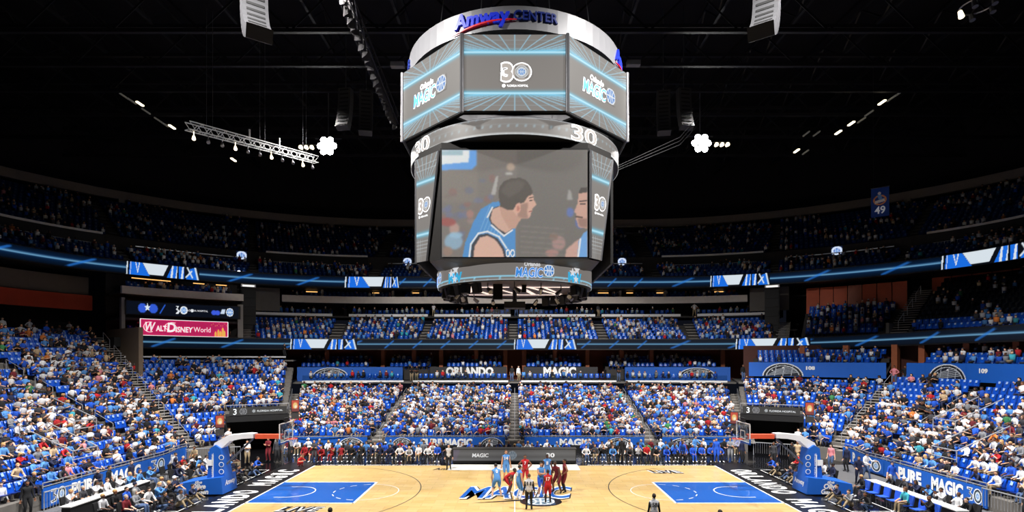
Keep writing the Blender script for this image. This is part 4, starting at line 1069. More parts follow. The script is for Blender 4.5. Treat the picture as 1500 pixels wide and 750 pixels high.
for U, r_, z, nm in ((-22.3, 28.9, 15.75, 'left'), (21.9, 28.9, 15.75, 'right')):
    e = reg(empty('white_lamp_box', tuple(P3(U, r_, z)), facing(U)), 'white lamp box on top of the dark tower at the %s bend' % nm, 'lamp')
    MB().box((0, 0, 0), (1.5, .5, .32)).build('lamp_case', WHITEP, e); MB().box((0, -.26, -.02), (1.2, .02, .16)).build('lamp_face', mat('lamp_soft', (245, 245, 240), emit=1.2, vary=0), e)
    o = MB().box((0, 0, 2.6), (1.5, .5, 5.2)); 
    for k in range(5): o.box((0, -.3, .6 + k), (1.3, .1, .8))
    o = o.build('dark_tower', BLACKM); o.location = P3(U, 28.9, 10.2); o.rotation_euler = (0, 0, facing(U)); reg(o, 'tall black loudspeaker tower at the %s bend of the middle tier' % nm, 'tower')
o = MB(); o.lathe([(.05, -.25), (.22, -.15), (.28, 0), (.22, .15), (.05, .25)], 12); o = o.build('bright_lamp', mat('lamp_white', (255, 255, 255), emit=14, vary=0)); o.location = P3(-22.7, 29.4, 17.2); reg(o, 'small bright white lamp just above the upper ribbon display at left', 'lamp')
for U in (7.2, 8.9, 14.6, 16.3, 18.2):
    o = MB().box((0, 0, 0), (.5, .12, .35)).build('window_lamp', DIML); o.location = P3(U, 46.8, 26.1 + .0); o.rotation_euler = (0, 0, facing(U)); reg(o, 'small white lamp in the press level under the ring beam, %s from left' % {7.2: 'first', 8.9: 'second', 14.6: 'third', 16.3: 'fourth', 18.2: 'fifth'}[U], 'lamp', 'small white lamps of the press level')
for U in (-40.5, -35.8, -31.6, -24.5, -16.8, -11.5, 11.5, 16.8, 26.4, 31.4, 35.6, 40.5):
    e = reg(empty('section_sign', tuple(P3(U, 43.9, 25.95)), facing(U)), 'small pale section sign under the ring beam, %s from the left' % ['first', 'second', 'third', 'fourth', 'fifth', 'sixth', 'seventh', 'eighth', 'ninth', 'tenth', 'eleventh', 'twelfth'][[-40.5, -35.8, -31.6, -24.5, -16.8, -11.5, 11.5, 16.8, 26.4, 31.4, 35.6, 40.5].index(U)], 'sign', 'pale section signs under the ring beam')
    MB().box((0, 0, 0), (1.5, .06, .62)).build('sign_plate', mat('sign_grey', (150, 150, 152), 0.6, emit=0.03), e)
    if U == 31.4:
        mb = MB(); put_text(mb, '214', lambda x, y, d: (x, -.04, y), .34, 0, -.17, w=.9, bold=.01); mb.build('sign_lettering', BLACKM, e)
# ================================================================ SIGNS AND BANNERS
def sign_on(name, label, U0, U1, r, z0, z1, base, texts, emblems=(), emit=0.0, frame=None, rzf=None, cat='banner', group=None):
    """printed banner bent along the stand; texts (word, U, z, height, width, material)"""
    e = reg(empty(name, tuple(P3((U0 + U1) / 2, r, z0))), label, cat, group)
    loc = e.location
    n = max(2, int(abs(U1 - U0) / 0.5)); mb = MB()
    band('x', U0, U1, r, r + 0.08, z0, z1, None, mb=mb, step=0.5)
    mb.v = [tuple(Vector(v) - loc) for v in mb.v]
    mb.build('banner_panel', base, e)
    for (word, U, z, h, w, m_) in texts:
        mb = MB()
        ul = ulen(U, r)
        put_text(mb, word, lambda x, y, d: P3(U + x / ul, r - 0.02, z + y) - loc, h, 0, -h / 2, w=w, bold=0.055)
        mb.build('banner_lettering', m_, e)
    for (kind, U, z, w, h) in emblems:
        ul = ulen(U, r)
        c = Canvas(2, 1, 70, 36, (18, 92, 190))
        if kind == 'dome':
            c.ell(1, -.05, 1.0, 1.02, (230, 234, 238)); c.ell(1, -.05, .95, .96, (16, 18, 24)); c.ell(1, -.05, .82, .84, (215, 220, 226)); c.ell(1, -.05, .78, .8, (24, 30, 44))
            for k in range(5): c.line((.25 + .1 * k, .05 + .1 * k), (1.75 - .1 * k, .3 + .1 * k), .018, (200, 206, 214))
            for x in (.6, 1, 1.4): c.line((x, 0), (x + .1, .8), .014, (200, 206, 214))
            c.ell(1.02, .62, .05, .05, (240, 240, 240)); c.ell(.5, .42, .04, .04, (240, 240, 240))
        else:
            c.ell(1.35, .5, .46, .46, (235, 238, 242)); c.ell(1.35, .5, .38, .40, (30, 44, 60)); c.ell(1.35, .5, .26, .28, (190, 205, 215)); c.ball(1.35, .5, .2)
            c.poly([(.25, .92), (.85, .92), (.62, .62), (.9, .5), (.85, .15), (.3, .08), (.2, .25), (.6, .3), (.68, .45), (.45, .52), (.55, .78), (.25, .78)], (235, 238, 242))
            c.poly([(.32, .86), (.74, .86), (.54, .62), (.82, .48), (.78, .2), (.34, .14), (.3, .2), (.64, .25), (.74, .44), (.45, .55), (.6, .8), (.32, .82)], (14, 16, 20))
        c.build('banner_emblem', lambda x, y: P3(U + (x - 1) * w / 2 / ul, r - 0.025, z + (y - .5) * h) - loc, M_PRINT, e)
    return e
TW = mat('print_white', (240, 240, 240), 0.6, vary=0.02)
for s, nm in ((-1, 'left'), (1, 'right')):
    if s > 0:
        tx = [('P', 31.3, .62, .6, .5, TW), ('PURE', 39.2, .62, .66, 2.5, TW), ('MAGIC', 42.2, .6, .66, 2.7, TW)]
        em = [('thirty', 35.0, .62, 2.0, .85), ('thirty', 43.3 + .9, .6, 1.2, .85)]
        tx[1] = ('PURE', 38.6, .62, .66, 1.9, TW); tx[2] = ('MAGIC', 41.4, .6, .66, 2.2, TW); em[1] = ('thirty', 43.2, .6, 1.2, .85)
        U0, U1 = 29.2, 43.9
    else:
        tx = [('PURE', -41.2, .62, .66, 1.9, TW), ('MAGIC', -38.1, .62, .66, 2.6, TW), ('PA', -32.0, .62, .6, 1.0, TW)]
        em = [('thirty', -43.0, .6, 1.2, .85), ('thirty', -34.9, .62, 1.7, .85)]
        U0, U1 = -43.9, -29.2
    sign_on('front_banner', 'blue banner wall with white words along the front of the %s end stand' % nm, U0, U1, 9.7, 0.1, 1.12, BLUEP, tx, em)
    e = reg(empty('rail', tuple(P3((U0 + U1) / 2, 9.8, 1.12))), 'white metal rail on top of the %s blue banner wall' % nm, 'rail')
    mb = MB(); NN = 24
    for z in (1.2, 1.38): mb.tube([P3(U0 + (U1 - U0) * k / NN, 9.72, z) - e.location for k in range(NN + 1)], .03, 4)
    mb.build('rail_tube', STEEL, e)
    for k in range(0, NN + 1, 2): MB().tube([P3(U0 + (U1 - U0) * k / NN, 9.72, 1.1) - e.location, P3(U0 + (U1 - U0) * k / NN, 9.72, 1.38) - e.location], .025, 4).build('rail_post', STEEL, e)
for a, b, t, em in ((-19.6, -12.2, None, [('dome', -13.5, .75, 2.2, .8)]), (-10.7, -.8, ('PURE MAGIC', -5.6, .72, .55, 4.2, TW), [('dome', -9.3, .75, 1.8, .8), ('dome', -1.9, .75, 2.0, .8)]), (.8, 10.7, ('MAGIC', 5.0, .72, .55, 2.6, TW), [('dome', 8.6, .75, 2.4, .8)]), (12.2, 19.6, None, [('dome', 14.2, .75, 3.2, .8)])):
    sign_on('front_banner', 'blue banner wall along the front of the far lower stand, %s' % ('outer left' if a < -12 else 'left of the centre aisle' if a < 0 else 'right of the centre aisle' if a < 5 else 'outer right'), a, b, 9.7, .48, 1.15, BLUEP, [t] if t else [], em)
    mb = MB().tube([P3(a, 9.7, 1.25), P3(b, 9.7, 1.25)], .035, 4); reg(mb.build('rail', STEEL), 'white rail over the blue banner of the far lower stand between %s' % ('the outer left aisles' if a < -12 else 'the left middle aisles' if a < 0 else 'the right middle aisles' if a < 5 else 'the outer right aisles'), 'rail')
for a, b in ((-19.6, -12.2), (-10.7, -.8), (.8, 10.7), (12.2, 19.6)): B_('trim_3', 'black kick panel below the blue banners of the far lower stand', a, b, 9.66, 9.86, -.03, .5, BLACKM)
DK = mat('banner_dark', (38, 38, 42), 0.6)
sign_on('concourse_banner', 'blue banner with a black and white dome emblem, far left concourse', -20.0, -12.7, 26.4, 5.1, 6.68, BLUEP, [], [('dome', -18.3, 6.1, 4.0, 1.1)])
sign_on('concourse_banner', 'dark banner with arched white ORLANDO lettering on the far concourse', -9.6, -.9, 26.4, 5.1, 6.68, DK, [('ORLANDO', -5.1, 6.2, .85, 5.4, TW)])
sign_on('concourse_banner', 'dark banner with arched white MAGIC lettering on the far concourse', 1.1, 9.4, 26.4, 5.1, 6.68, DK, [('MAGIC', 5.1, 6.15, .95, 3.7, TW)])
sign_on('concourse_banner', 'blue banner with a black and white dome emblem, far right concourse', 12.5, 19.9, 26.4, 5.1, 6.68, BLUEP, [], [('dome', 18.2, 6.1, 4.2, 1.1)])
sign_on('concourse_banner', 'blue banner numbered 108 behind the right corner stand', 20.7, 27.9, 20.2, 5.9, 7.28, BLUEP, [('108', 24.1, 6.75, .3, .75, TW)], [('dome', 22.6, 6.6, 3.6, 1.3)])
sign_on('concourse_banner', 'blue banner numbered 109 behind the right end stand', 28.9, 46, 20.2, 5.9, 7.28, BLUEP, [('109', 33.3, 6.75, .3, .75, TW)], [('dome', 31.2, 6.6, 3.6, 1.3)])
# pink sign of the left corner suites
PINK = mat('sign_pink', (214, 36, 104), 0.5, emit=0.55, vary=0.25, scale=0.5)
e = sign_on('pink_sign', 'pink illuminated sign with white script lettering below the left corner suites', -27.2, -23.35, 24.95, 9.85, 11.4, PINK, [], cat='sign')
loc = e.location; UL = ulen(-25, 24.95)
SW = mat('sign_white', (255, 255, 255), emit=.75, vary=0)
mb = MB()
def pf(x, y, d): return P3(-25.3 + x / UL, 24.9, 10.6 + y) - loc
put_text(mb, 'W', pf, .85, -2.9, -.35, w=.85, bold=.02, shear=.25); put_text(mb, 'ALT', pf, .5, -2.0, -.3, w=.9, bold=.03)
put_text(mb, 'D', pf, .85, -1.15, -.35, w=.75, bold=.03, shear=.1); put_text(mb, 'ISNEY', pf, .5, -.05, -.35, w=1.5, bold=.03, shear=.1); put_text(mb, 'World', pf, .5, 1.5, -.3, w=1.5)
for cx, cy, rx, ry in ((-2.95, .05, .5, .48), (-1.05, .15, .65, .4)):
    pts = [pf(cx + rx * math.cos(t), cy + ry * math.sin(t), 0) for t in np.linspace(1.2, 5.2, 14)]; mb.tube(pts, .03, 4)
mb.build('script_lettering', SW, e)
mb = MB()
for x, h in ((2.7, .35), (2.95, .55), (3.15, .4), (3.35, .75), (3.5, .45)):
    mb.add([pf(x - .09, -.7, 0), pf(x + .09, -.7, 0), pf(x + .09, -.7 + h, 0), pf(x, -.5 + h, 0), pf(x - .09, -.7 + h, 0)], [(0, 1, 2, 3, 4)])
for k in range(9): mb.add([pf(2.3 + .17 * k, .45 + .12 * math.sin(k * 2), 0), pf(2.36 + .17 * k, .42 + .12 * math.sin(k * 2), 0), pf(2.33 + .17 * k, .52 + .12 * math.sin(k * 2), 0)], [(0, 1, 2)])
mb.build('yellow_spires', mat('sign_yellow', (250, 190, 90), emit=.7, vary=0), e)
mb = MB()
for z in (9.85, 11.4): mb.tube([P3(-27.2 + 3.85 * k / 8, 24.92, z) - loc for k in range(9)], .04, 4)
for U in (-27.2, -23.35): mb.tube([P3(U, 24.92, 9.85) - loc, P3(U, 24.92, 11.4) - loc], .04, 4)
mb.build('sign_border', SW, e)
# dark led panel with emblems above it
e = reg(empty('suite_display', tuple(P3(-25.2, 25.1, 11.8))), 'dark display band with blue emblems in front of the left corner suites', 'led ribbon')
loc2 = Vector(e.location)
c = Canvas(12, 1.2, 230, 26, (8, 14, 26))
for x in (1.6, 2.7): c.ell(x, .6, .45, .45, (50, 90, 210), 1)
c.poly([(2.1 + .35 * (1 if j % 2 == 0 else .42) * math.sin(j * math.pi / 5), .68 + .4 * (1 if j % 2 == 0 else .42) * math.cos(j * math.pi / 5)) for j in range(10)], (220, 232, 240))
c.line((3.4, .2), (3.9, 1.0), .06, (40, 90, 200)); c.ell(5.9, .6, .4, .4, (225, 230, 235)); c.ball(5.9, .6, .33); c.poly([(5.0, 1.0), (5.4, 1.0), (5.2, .7), (5.5, .5), (5.3, .2), (5.0, .25), (5.3, .5), (5.05, .65), (5.25, .85)], (225, 230, 235))
c.ell(6.8, .6, .16, .16, (230, 235, 240)); c.ball(11.0, .6, .42)
for x in (9.2, 9.6): c.ell(x, .5, .3, .25, (60, 90, 220), 1)
c.poly([(9.9, .4), (10.1, .9), (10.5, .9), (10.4, .4)], (200, 215, 235), 1)
c.build('led_picture', lambda x, y: P3(-27.75 + x / 12 * 4.9, 25.0, 11.82 + y) - loc2, M_RIB, e)
mb = MB(); put_text(mb, 'FLORIDA HOSPITAL', lambda x, y, d: P3(-24.75 + x / ulen(-24.7, 25), 24.97, 12.35 + y) - loc2, .17, 0, 0, w=1.9, bold=.01); mb.build('led_lettering', WL, e)
mb = MB(); band('x', -27.8, -22.75, 25.05, 25.25, 11.75, 13.1, None, mb=mb); mb.v = [tuple(Vector(v) - loc2) for v in mb.v]; mb.build('display_housing', BLACKM, e)

# ================================================================ HOOPS
def hoop(s):
    nm = 'left' if s < 0 else 'right'
    e = reg(empty('basketball_hoop', (s * 14.33, 0, 0)), 'blue padded %s basket stanchion with glass backboard and white arm' % nm, 'basketball hoop')
    X = lambda x: s * x
    def bx(mb, x0, x1, y0, y1, z0, z1): mb.box((X((x0 + x1) / 2), (y0 + y1) / 2, (z0 + z1) / 2), (abs(x1 - x0), y1 - y0, z1 - z0))
    mb = MB(); mb.prism([(2.0, .05), (4.6, .05), (4.55, .62), (3.0, .9), (2.1, 1.0)], lambda x, y, d: (X(x), -.8 + d, y), 1.6); base = mb.build('padded_base', BLUEP, e)
    mb = MB(); mb.prism([(2.1, 1.0), (3.1, .9), (2.95, 2.55), (2.65, 2.75), (2.35, 2.55)], lambda x, y, d: (X(x), -.42 + d, y), .84); mast = mb.build('padded_mast', BLUEP, e)
    mb = MB(); mb.box((X(2.75), -.44, 1.55), (.05, .03, 1.3)); mb.build('mast_strip', TW, mast)
    ang = Matrix.Rotation(0, 3, 'Z')
    mb = MB(); put_text(mb, 'FLORIDA HOSPITAL', lambda x, y, d: (X(2.72) - y, -.462, 1.6 + x), .1, 0, 0, w=1.4, bold=.01); mb.build('mast_lettering', TW, mast)
    for z in (1.25, 1.65, 2.05):
        mb = MB(); mb.add([(X(2.28) + .15 * math.cos(t), -.43, z + .15 * math.sin(t)) for t in np.linspace(0, 6.283, 17)[:-1]], [tuple(range(16))]); mb.build('round_badge', TW, mast)
        mb = MB(); mb.add([(X(2.28) + .11 * math.cos(t), -.436, z + .11 * math.sin(t)) for t in np.linspace(0, 6.283, 17)[:-1]], [tuple(range(16))]); mb.build('round_badge', BLUEP, mast)
    mb = MB(); mb.box((X(2.95), -.45, 1.75), (.3, .04, .32)); mb.build('white_box', TW, mast)
    mb = MB(); f = lambda x, y, d: (X(3.35) + x, -.815, .5 + y)
    put_text(mb, 'the', f, .16, 0, .16, w=.4, bold=.03, shear=.2); put_text(mb, 'Olive', f, .26, 0, -.12, w=.8, bold=.04, shear=.15); put_text(mb, 'Garden', f, .26, 0, -.42, w=1.1, bold=.04, shear=.15); mb.build('base_lettering', TW, base)
    mb = MB(); put_text(mb, 'Amway', lambda x, y, d: (X(2.0), x if s < 0 else -x, .5 + y), .28, 0, 0, w=1.1, bold=.03, shear=.1); mb.build('base_lettering', TW, base)
    # white arm, boom, orange pad
    mb = MB(); mb.prism([(2.95, 2.4), (2.75, 2.85), (2.0, 3.28), (.9, 3.38), (.55, 3.36), (.55, 3.12), (1.2, 3.08), (1.9, 2.95), (2.35, 2.55)], lambda x, y, d: (X(x), -.28 + d, y), .56); mb.build('padded_arm', mat('pad_white', (236, 236, 240), .5, vary=.03), e)
    mb = MB(); mb.tube([(X(.6), 0, 3.2), (X(-1.1), 0, 3.12)], .1, 8); mb.tube([(X(2.2), 0, 1.6), (X(.7), 0, 3.05)], .06, 6); mb.build('boom', mat('boom_grey', (90, 92, 98), .5), e)
    mb = MB(); mb.box((X(-.25), 0, 3.19), (1.5, .34, .24)); mb.build('orange_pad', mat('pad_orange', (226, 92, 60), .5), e)
    # backboard with frame and target square
    mb = MB(); mb.box((X(-1.22), 0, 3.44), (.03, 1.83, 1.07)); bb = mb.build('backboard_glass', glass(), e)
    mb = MB()
    for y in (-.9, .9): mb.box((X(-1.22), y, 3.44), (.05, .05, 1.09))
    for z in (2.91, 3.97): mb.box((X(-1.22), 0, z), (.05, 1.85, .05))
    mb.build('backboard_frame', TW, bb)
    mb = MB()
    for y in (-.29, .29): mb.box((X(-1.24), y, 3.3), (.02, .05, .45))
    for z in (3.08, 3.52): mb.box((X(-1.24), 0, z), (.02, .6, .05))
    mb.build('target_square', TW, bb)
    mb = MB(); mb.box((X(-1.22), 0, 2.87), (.08, 1.9, .08)); 
    for y in (-.92, .92): mb.box((X(-1.22), y, 3.0), (.08, .06, .3))
    mb.build('blue_edge_pad', BLUEP, bb)
    mb = MB(); cx = X(-1.6); mb.tube([(cx + .23 * math.cos(t), .23 * math.sin(t), 3.05) for t in np.linspace(0, 6.283, 21)[:-1]], .02, 6, closed=True); mb.box((X(-1.3), 0, 3.03), (.18, .14, .05)); rim = mb.build('rim', mat('rim_orange', (232, 84, 40), .4), e)
    mb = MB()
    for k in range(12):
        a = k * math.pi / 6
        for sg in (-1, 1):
            pts = [(cx + (.23 - .1 * t) * math.cos(a + sg * t * .6), (.23 - .1 * t) * math.sin(a + sg * t * .6), 3.05 - .42 * t) for t in np.linspace(0, 1, 5)]
            mb.tube(pts, .008, 3, False)
    mb.build('net', TW, rim)
    mb = MB(); mb.box((X(-1.22), 0, 4.15), (.1, .5, .22)); mb.build('shot_clock', BLACKM, e)
hoop(-1); hoop(1)

# scorer's table with its display board
e = reg(empty('scorers_table', (0, 8.4, 0)), 'long scorers table with a grey display front on the far sideline', 'table')
MB().box((-.02, .35, .53), (9.0, .75, 1.04)).build('table_body', BLACKM, e)
c = Canvas(8.9, .82, 220, 22, (70, 70, 72))
for k in range(9): c.line((0, .08 + k * .085), (8.9, .08 + k * .085), .014, (112, 112, 114), .8)
c.poly([(0, 0), (0, .82), (.5, .82), (.2, 0)], (110, 90, 130), 3, .4); c.ball(4.3, .41, .3, (130, 140, 150), (80, 96, 110))
c.build('display_front', lambda x, y: (x - 4.47, -.045, .2 + y), M_LED, e)
mb = MB(); put_text(mb, 'MAGIC', lambda x, y, d: (x - 2.5, -.06, .48 + y), .26, 0, 0, w=1.2, bold=.03, shear=.1); put_text(mb, '30', lambda x, y, d: (x + 2.6, -.06, .48 + y), .28, 0, 0, w=.6, bold=.03); mb.build('display_lettering', mat('display_pale', (190, 192, 196), emit=.55, vary=0), e)
MB().box((-.02, .35, 1.06), (9.05, .8, .04)).build('table_top', CONC_D, e)
for x, y, L_, nm in ((20.3, -3.4, 6.4, 'front'), (-20.9, -3.2, 5.5, 'left')):
    e = reg(empty('press_table', (x, y, 0)), 'long white topped press table before the %s blue banner wall' % ('right' if x > 0 else 'left'), 'table')
    MB().box((0, 0, .74), (.55, L_, .05)).build('table_top', WHITEP, e); MB().box((-.24 if x > 0 else .24, 0, .4), (.03, L_, .62)).build('table_skirt', BLACKM, e)
    for yy in (-L_ / 2 + .1, 0, L_ / 2 - .1): MB().box((0, yy, .36), (.45, .05, .72)).build('table_leg', BLACKM, e)
for x, y, nm in ((21.6, 8.0, 'right'), (-21.6, 7.8, 'left')):
    e = reg(empty('waste_bin', (x, y, 0)), 'blue upright bin standing on the floor of the %s corner' % nm, 'bin'); MB().lathe([(.0, 0), (.3, 0), (.36, .95), (.3, 1.0), (.28, .9)], 12).build('bin_body', BLUEP, e)
# crowd barriers of the vomitories in the end stands
def barrier(loc, rz, L_, label, h=1.0):
    e = reg(empty('metal_barrier', loc, rz), label, 'barrier')
    mb = MB(); mb.tube([(-L_ / 2, 0, 0), (-L_ / 2, 0, h), (L_ / 2, 0, h), (L_ / 2, 0, 0)], .035, 5); mb.build('barrier_frame', STEEL, e)
    for k in range(int(L_ / .18)): 
        pass
    mb = MB()
    for k in range(1, int(L_ / .16)): mb.tube([(-L_ / 2 + k * .16, 0, .15), (-L_ / 2 + k * .16, 0, h)], .012, 3, False)
    o = mb.build('barrier_bars', STEEL, e); o['kind'] = 'stuff'
barrier((-22.4, 9.2, 0), R(20), 3.6, 'silver barred crowd barrier at the foot of the left corner stairs')
barrier((20.6, 11.2, 0), R(-25), 3.6, 'silver barred crowd barrier at the foot of the right corner stairs')
barrier((-22.6, -3.9, .2), R(85), 2.2, 'silver barred barrier at the near end of the left banner wall')
barrier((23.4, -5.2, .2), R(-85), 2.2, 'silver barred barrier at the near end of the right banner wall')
for s, nm in ((-1, 'left'), (1, 'right')):
    for k, (U, r) in enumerate(((36.5, 14.2), (39.8, 11.6))):
        p = P3(s * U, r, .72 + (r - 9.9) / .83 * .41)
        e = reg(empty('stair_rail', tuple(p), facing(s * U)), 'white rail round a stair opening in the %s end stand, %s' % (nm, 'upper' if k == 0 else 'lower one'), 'rail')
        mb = MB(); mb.tube([(-.9, -.8, -.4), (-.9, -.8, .9), (-.9, 2.2, 2.3), (-.9, 2.2, 1.2)], .035, 5); mb.tube([(.9, -.8, -.4), (.9, -.8, .9), (.9, 2.2, 2.3), (.9, 2.2, 1.2)], .035, 5); mb.tube([(-.9, -.8, .9), (.9, -.8, .9)], .035, 5); mb.tube([(-.9, -.8, .4), (.9, -.8, .4)], .03, 5)
        mb.build('rail_frame', STEEL, e)

# ================================================================ PEOPLE
def ik(a, t, l1, l2, pole):
    a = Vector(a); t = Vector(t); d = t - a; L_ = min(d.length, (l1 + l2) * .995); d.normalize(); t = a + d * L_
    x = (l1 * l1 - l2 * l2 + L_ * L_) / (2 * L_); h = math.sqrt(max(0, l1 * l1 - x * x))
    pl = Vector(pole); pl = (pl - d * pl.dot(d)); pl.normalize()
    return a + d * x + pl * h, t
FAT = 1.17
REG = dict(torso=0, hips=1, shin=2, shoe=3, uparm=4, forearm=5, hand=6, head=7)
def human(name, hip=.97, lean=0, hipy=0.0, handL=(.26, -.02, .82), handR=(-.26, -.02, .82), footL=(.12, -.02, .09), footR=(-.12, -.02, .09), head_pitch=0, head_turn=0, elbow=(0, 1, -.2), knee=(0, -1, .1), knee_spread=0.0, foot_dir=None, curl=.6):
    V = []; Rr = []; Ed = []; lab = []
    def node(p, r, par=None, l='torso'):
        V.append(Vector(p)); Rr.append(r if isinstance(r, tuple) else (r, r)); i = len(V) - 1
        if par is not None: Ed.append((par, i)); lab.append(REG[l])
        if l in ('hips', 'shin', 'uparm', 'forearm', 'torso') : Rr[i] = (Rr[i][0] * FAT, Rr[i][1] * FAT)
        return i
    la = R(lean); d = Vector((0, -math.sin(la), math.cos(la)))
    hp = Vector((0, hipy, hip))
    pel = node(hp, (.135, .10))
    wa = node(hp + d * .15, (.128, .095), pel); ch = node(hp + d * .30, (.15, .105), wa); uc = node(hp + d * .42, (.125, .085), ch)
    nk = node(hp + d * .51, (.056, .056), uc, 'head')
    hl = R(lean * .55 + head_pitch); hd = Vector((0, -math.sin(hl), math.cos(hl))); hf = Vector((0, -math.cos(hl), -math.sin(hl)))
    q = Matrix.Rotation(R(head_turn), 3, 'Z'); hf = q @ hf
    nb = V[nk] + hd * .06
    h0 = node(nb + hf * .01, (.062, .066), nk, 'head'); h1 = node(nb + hd * .075 + hf * .015, (.074, .088), h0, 'head'); h2 = node(nb + hd * .15 + hf * .01, (.07, .085), h1, 'head'); h3 = node(nb + hd * .185, (.04, .05), h2, 'head')
    node(nb + hd * .055 + hf * .115, (.012, .014), h1, 'head')          # nose
    node(nb + hd * .0 + hf * .075, (.03, .03), h0, 'head')             # chin
    side = q @ Vector((1, 0, 0))
    for s in (-1, 1): node(nb + hd * .07 + side * s * .083, (.012, .02), h1, 'head')
    for s, ht, ft in ((1, handL, footL), (-1, handR, footR)):
        shp = V[uc] + Vector((s * .165, 0, 0)) + d * .0
        sh = node(shp, (.058, .058), uc, 'torso')
        el, wr = ik(shp, ht, .29, .26, (elbow[0] * s, elbow[1], elbow[2]))
        mid = node(shp.lerp(el, .45), .05, sh, 'uparm')
        e_ = node(el, .043, mid, 'uparm'); f1 = node(el.lerp(wr, .45), .041, e_, 'forearm'); w_ = node(wr, (.029, .024), f1, 'forearm')
        fd = (wr - el).normalized(); sx = fd.cross(Vector((0, 1, 0)) if abs(fd.y) < .8 else Vector((0, 0, 1))).normalized(); dn = fd.cross(sx)
        pm = node(wr + fd * .055, (.036, .02), w_, 'hand')
        for j in range(4):
            o = sx * (j - 1.5) * .021
            k1 = node(wr + fd * .10 + o, .0105, pm, 'hand'); L_ = (.036, .044, .041, .03)[j]
            k2 = node(V[k1] + fd * L_ + dn * L_ * curl * .5, .009, k1, 'hand'); node(V[k2] + fd * L_ * .55 + dn * L_ * curl, .0075, k2, 'hand')
        t1 = node(wr + fd * .04 + sx * .045 + dn * .01, .0115, w_, 'hand'); node(V[t1] + fd * .035 + sx * .018 + dn * .01, .009, t1, 'hand')
        hj = hp + Vector((s * .095, 0, -.05))
        kn, an = ik(hj, ft, .44, .42, (knee[0] * s + s * knee_spread, knee[1], knee[2]))
        hn = node(hj, (.10, .10), pel, 'hips'); tm = node(hj.lerp(kn, .5), .088, hn, 'hips'); kt = node(hj.lerp(kn, .86), .07, tm, 'hips'); k_ = node(kn, .052, kt, 'shin'); c_ = node(kn.lerp(an, .4), .052, k_, 'shin'); a_ = node(an, .037, c_, 'shin')
        fdv = Vector(foot_dir) if foot_dir else Vector((s * .25, -1, -.0)); fdv.normalize()
        b_ = node(an + fdv * .08 + Vector((0, 0, -.035)), (.042, .035), a_, 'shoe'); node(an + fdv * .17 + Vector((0, 0, -.05)), (.036, .024), b_, 'shoe'); node(an - fdv * .05 + Vector((0, 0, -.04)), (.034, .034), a_, 'shoe')
    me = bpy.data.meshes.new('skeleton'); me.from_pydata([tuple(v) for v in V], Ed, [])
    o = bpy.data.objects.new('skeleton', me); C.objects.link(o)
    o.modifiers.new('s', 'SKIN').use_smooth_shade = True
    for i, r in enumerate(Rr): me.skin_vertices[0].data[i].radius = r
    me.skin_vertices[0].data[0].use_root = True
    o.modifiers.new('u', 'SUBSURF').levels = 1
    dg = bpy.context.evaluated_depsgraph_get(); dg.update()
    res = bpy.data.meshes.new_from_object(o.evaluated_get(dg)); res.name = name
    bpy.data.objects.remove(o); bpy.data.meshes.remove(me)
    n = len(res.vertices); co = np.empty(n * 3); res.vertices.foreach_get('co', co); co = co.reshape(-1, 3)
    A = np.array([V[a] for a, b in Ed]); B = np.array([V[b] for a, b in Ed]); ra = np.array([max(Rr[a]) for a, b in Ed]); rb = np.array([max(Rr[b]) for a, b in Ed]); lb = np.array(lab)
    D = B - A; LL = (D ** 2).sum(1)
    t = np.clip(((co[:, None] - A[None]) * D[None]).sum(2) / LL, 0, 1)
    dist = np.linalg.norm(co[:, None] - (A[None] + t[..., None] * D[None]), axis=2) / (ra + (rb - ra) * t)
    vl = lb[np.argmin(dist, 1)]
    mi = [int(np.bincount(vl[list(p.vertices)]).argmax()) for p in res.polygons]
    for k in range(8): res.materials.append(WHITEP)
    res.polygons.foreach_set('material_index', mi)
    res.polygons.foreach_set('use_smooth', [True] * len(mi))
    res.update()
    # hair cap and eyes fitted to the head
    hc = nb + hd * .105 + hf * -.005
    def hair(kind):
        mb = MB(); vs = []; fs = []; nu, nv = 12, 7
        rx, ry, rz_ = .083, .102, .105
        for j in range(nv + 1):
            ph = math.pi * j / nv * (.62 if kind == 'short' else .72)
            for i in range(nu):
                th = 2 * math.pi * i / nu; fr = max(0, math.cos(th))
                p2 = ph * (1 - .42 * fr)
                r_ = 1.0 + (.12 if kind != 'short' else 0)
                loc_ = side * (rx * r_ * math.sin(p2) * math.sin(th)) + hf * (ry * math.sin(p2) * math.cos(th)) + hd * (rz_ * math.cos(p2))
                if kind == 'long' and j >= nv - 2 and fr < .3: loc_ = loc_ * 1.0 + hd * (-.06 * (j - nv + 3))
                vs.append(hc + loc_)
        for j in range(nv):
            for i in range(nu): fs.append((j * nu + i, j * nu + (i + 1) % nu, (j + 1) * nu + (i + 1) % nu, (j + 1) * nu + i))
        mb.add(vs, fs)
        if kind == 'cap': mb.add([hc + hf * .08 + side * .06 + hd * .04, hc + hf * .08 - side * .06 + hd * .04, hc + hf * .17 - side * .04 + hd * .03, hc + hf * .17 + side * .04 + hd * .03], [(0, 1, 2, 3)])
        o = mb.build('hair', WHITEP, smooth=True); m = o.data; bpy.data.objects.remove(o); return m
    mb = MB()
    for s in (-1, 1): mb.lathe([(0, .009), (.009, .004), (.009, -.004), (0, -.009)], 6, tuple(nb + hd * .085 + hf * .098 + side * s * .03))
    eo = mb.build('eyes', BLACKM); em = eo.data; bpy.data.objects.remove(eo)
    mb = MB(); c_ = nb + hd * .02 + hf * .098; mb.add([c_ + side * .022, c_ + hd * .005, c_ - side * .022, c_ - hd * .006], [(0, 1, 2, 3)])
    mo = mb.build('mouth', mat('lip', (150, 70, 66), vary=0)); mm = mo.data; bpy.data.objects.remove(mo)
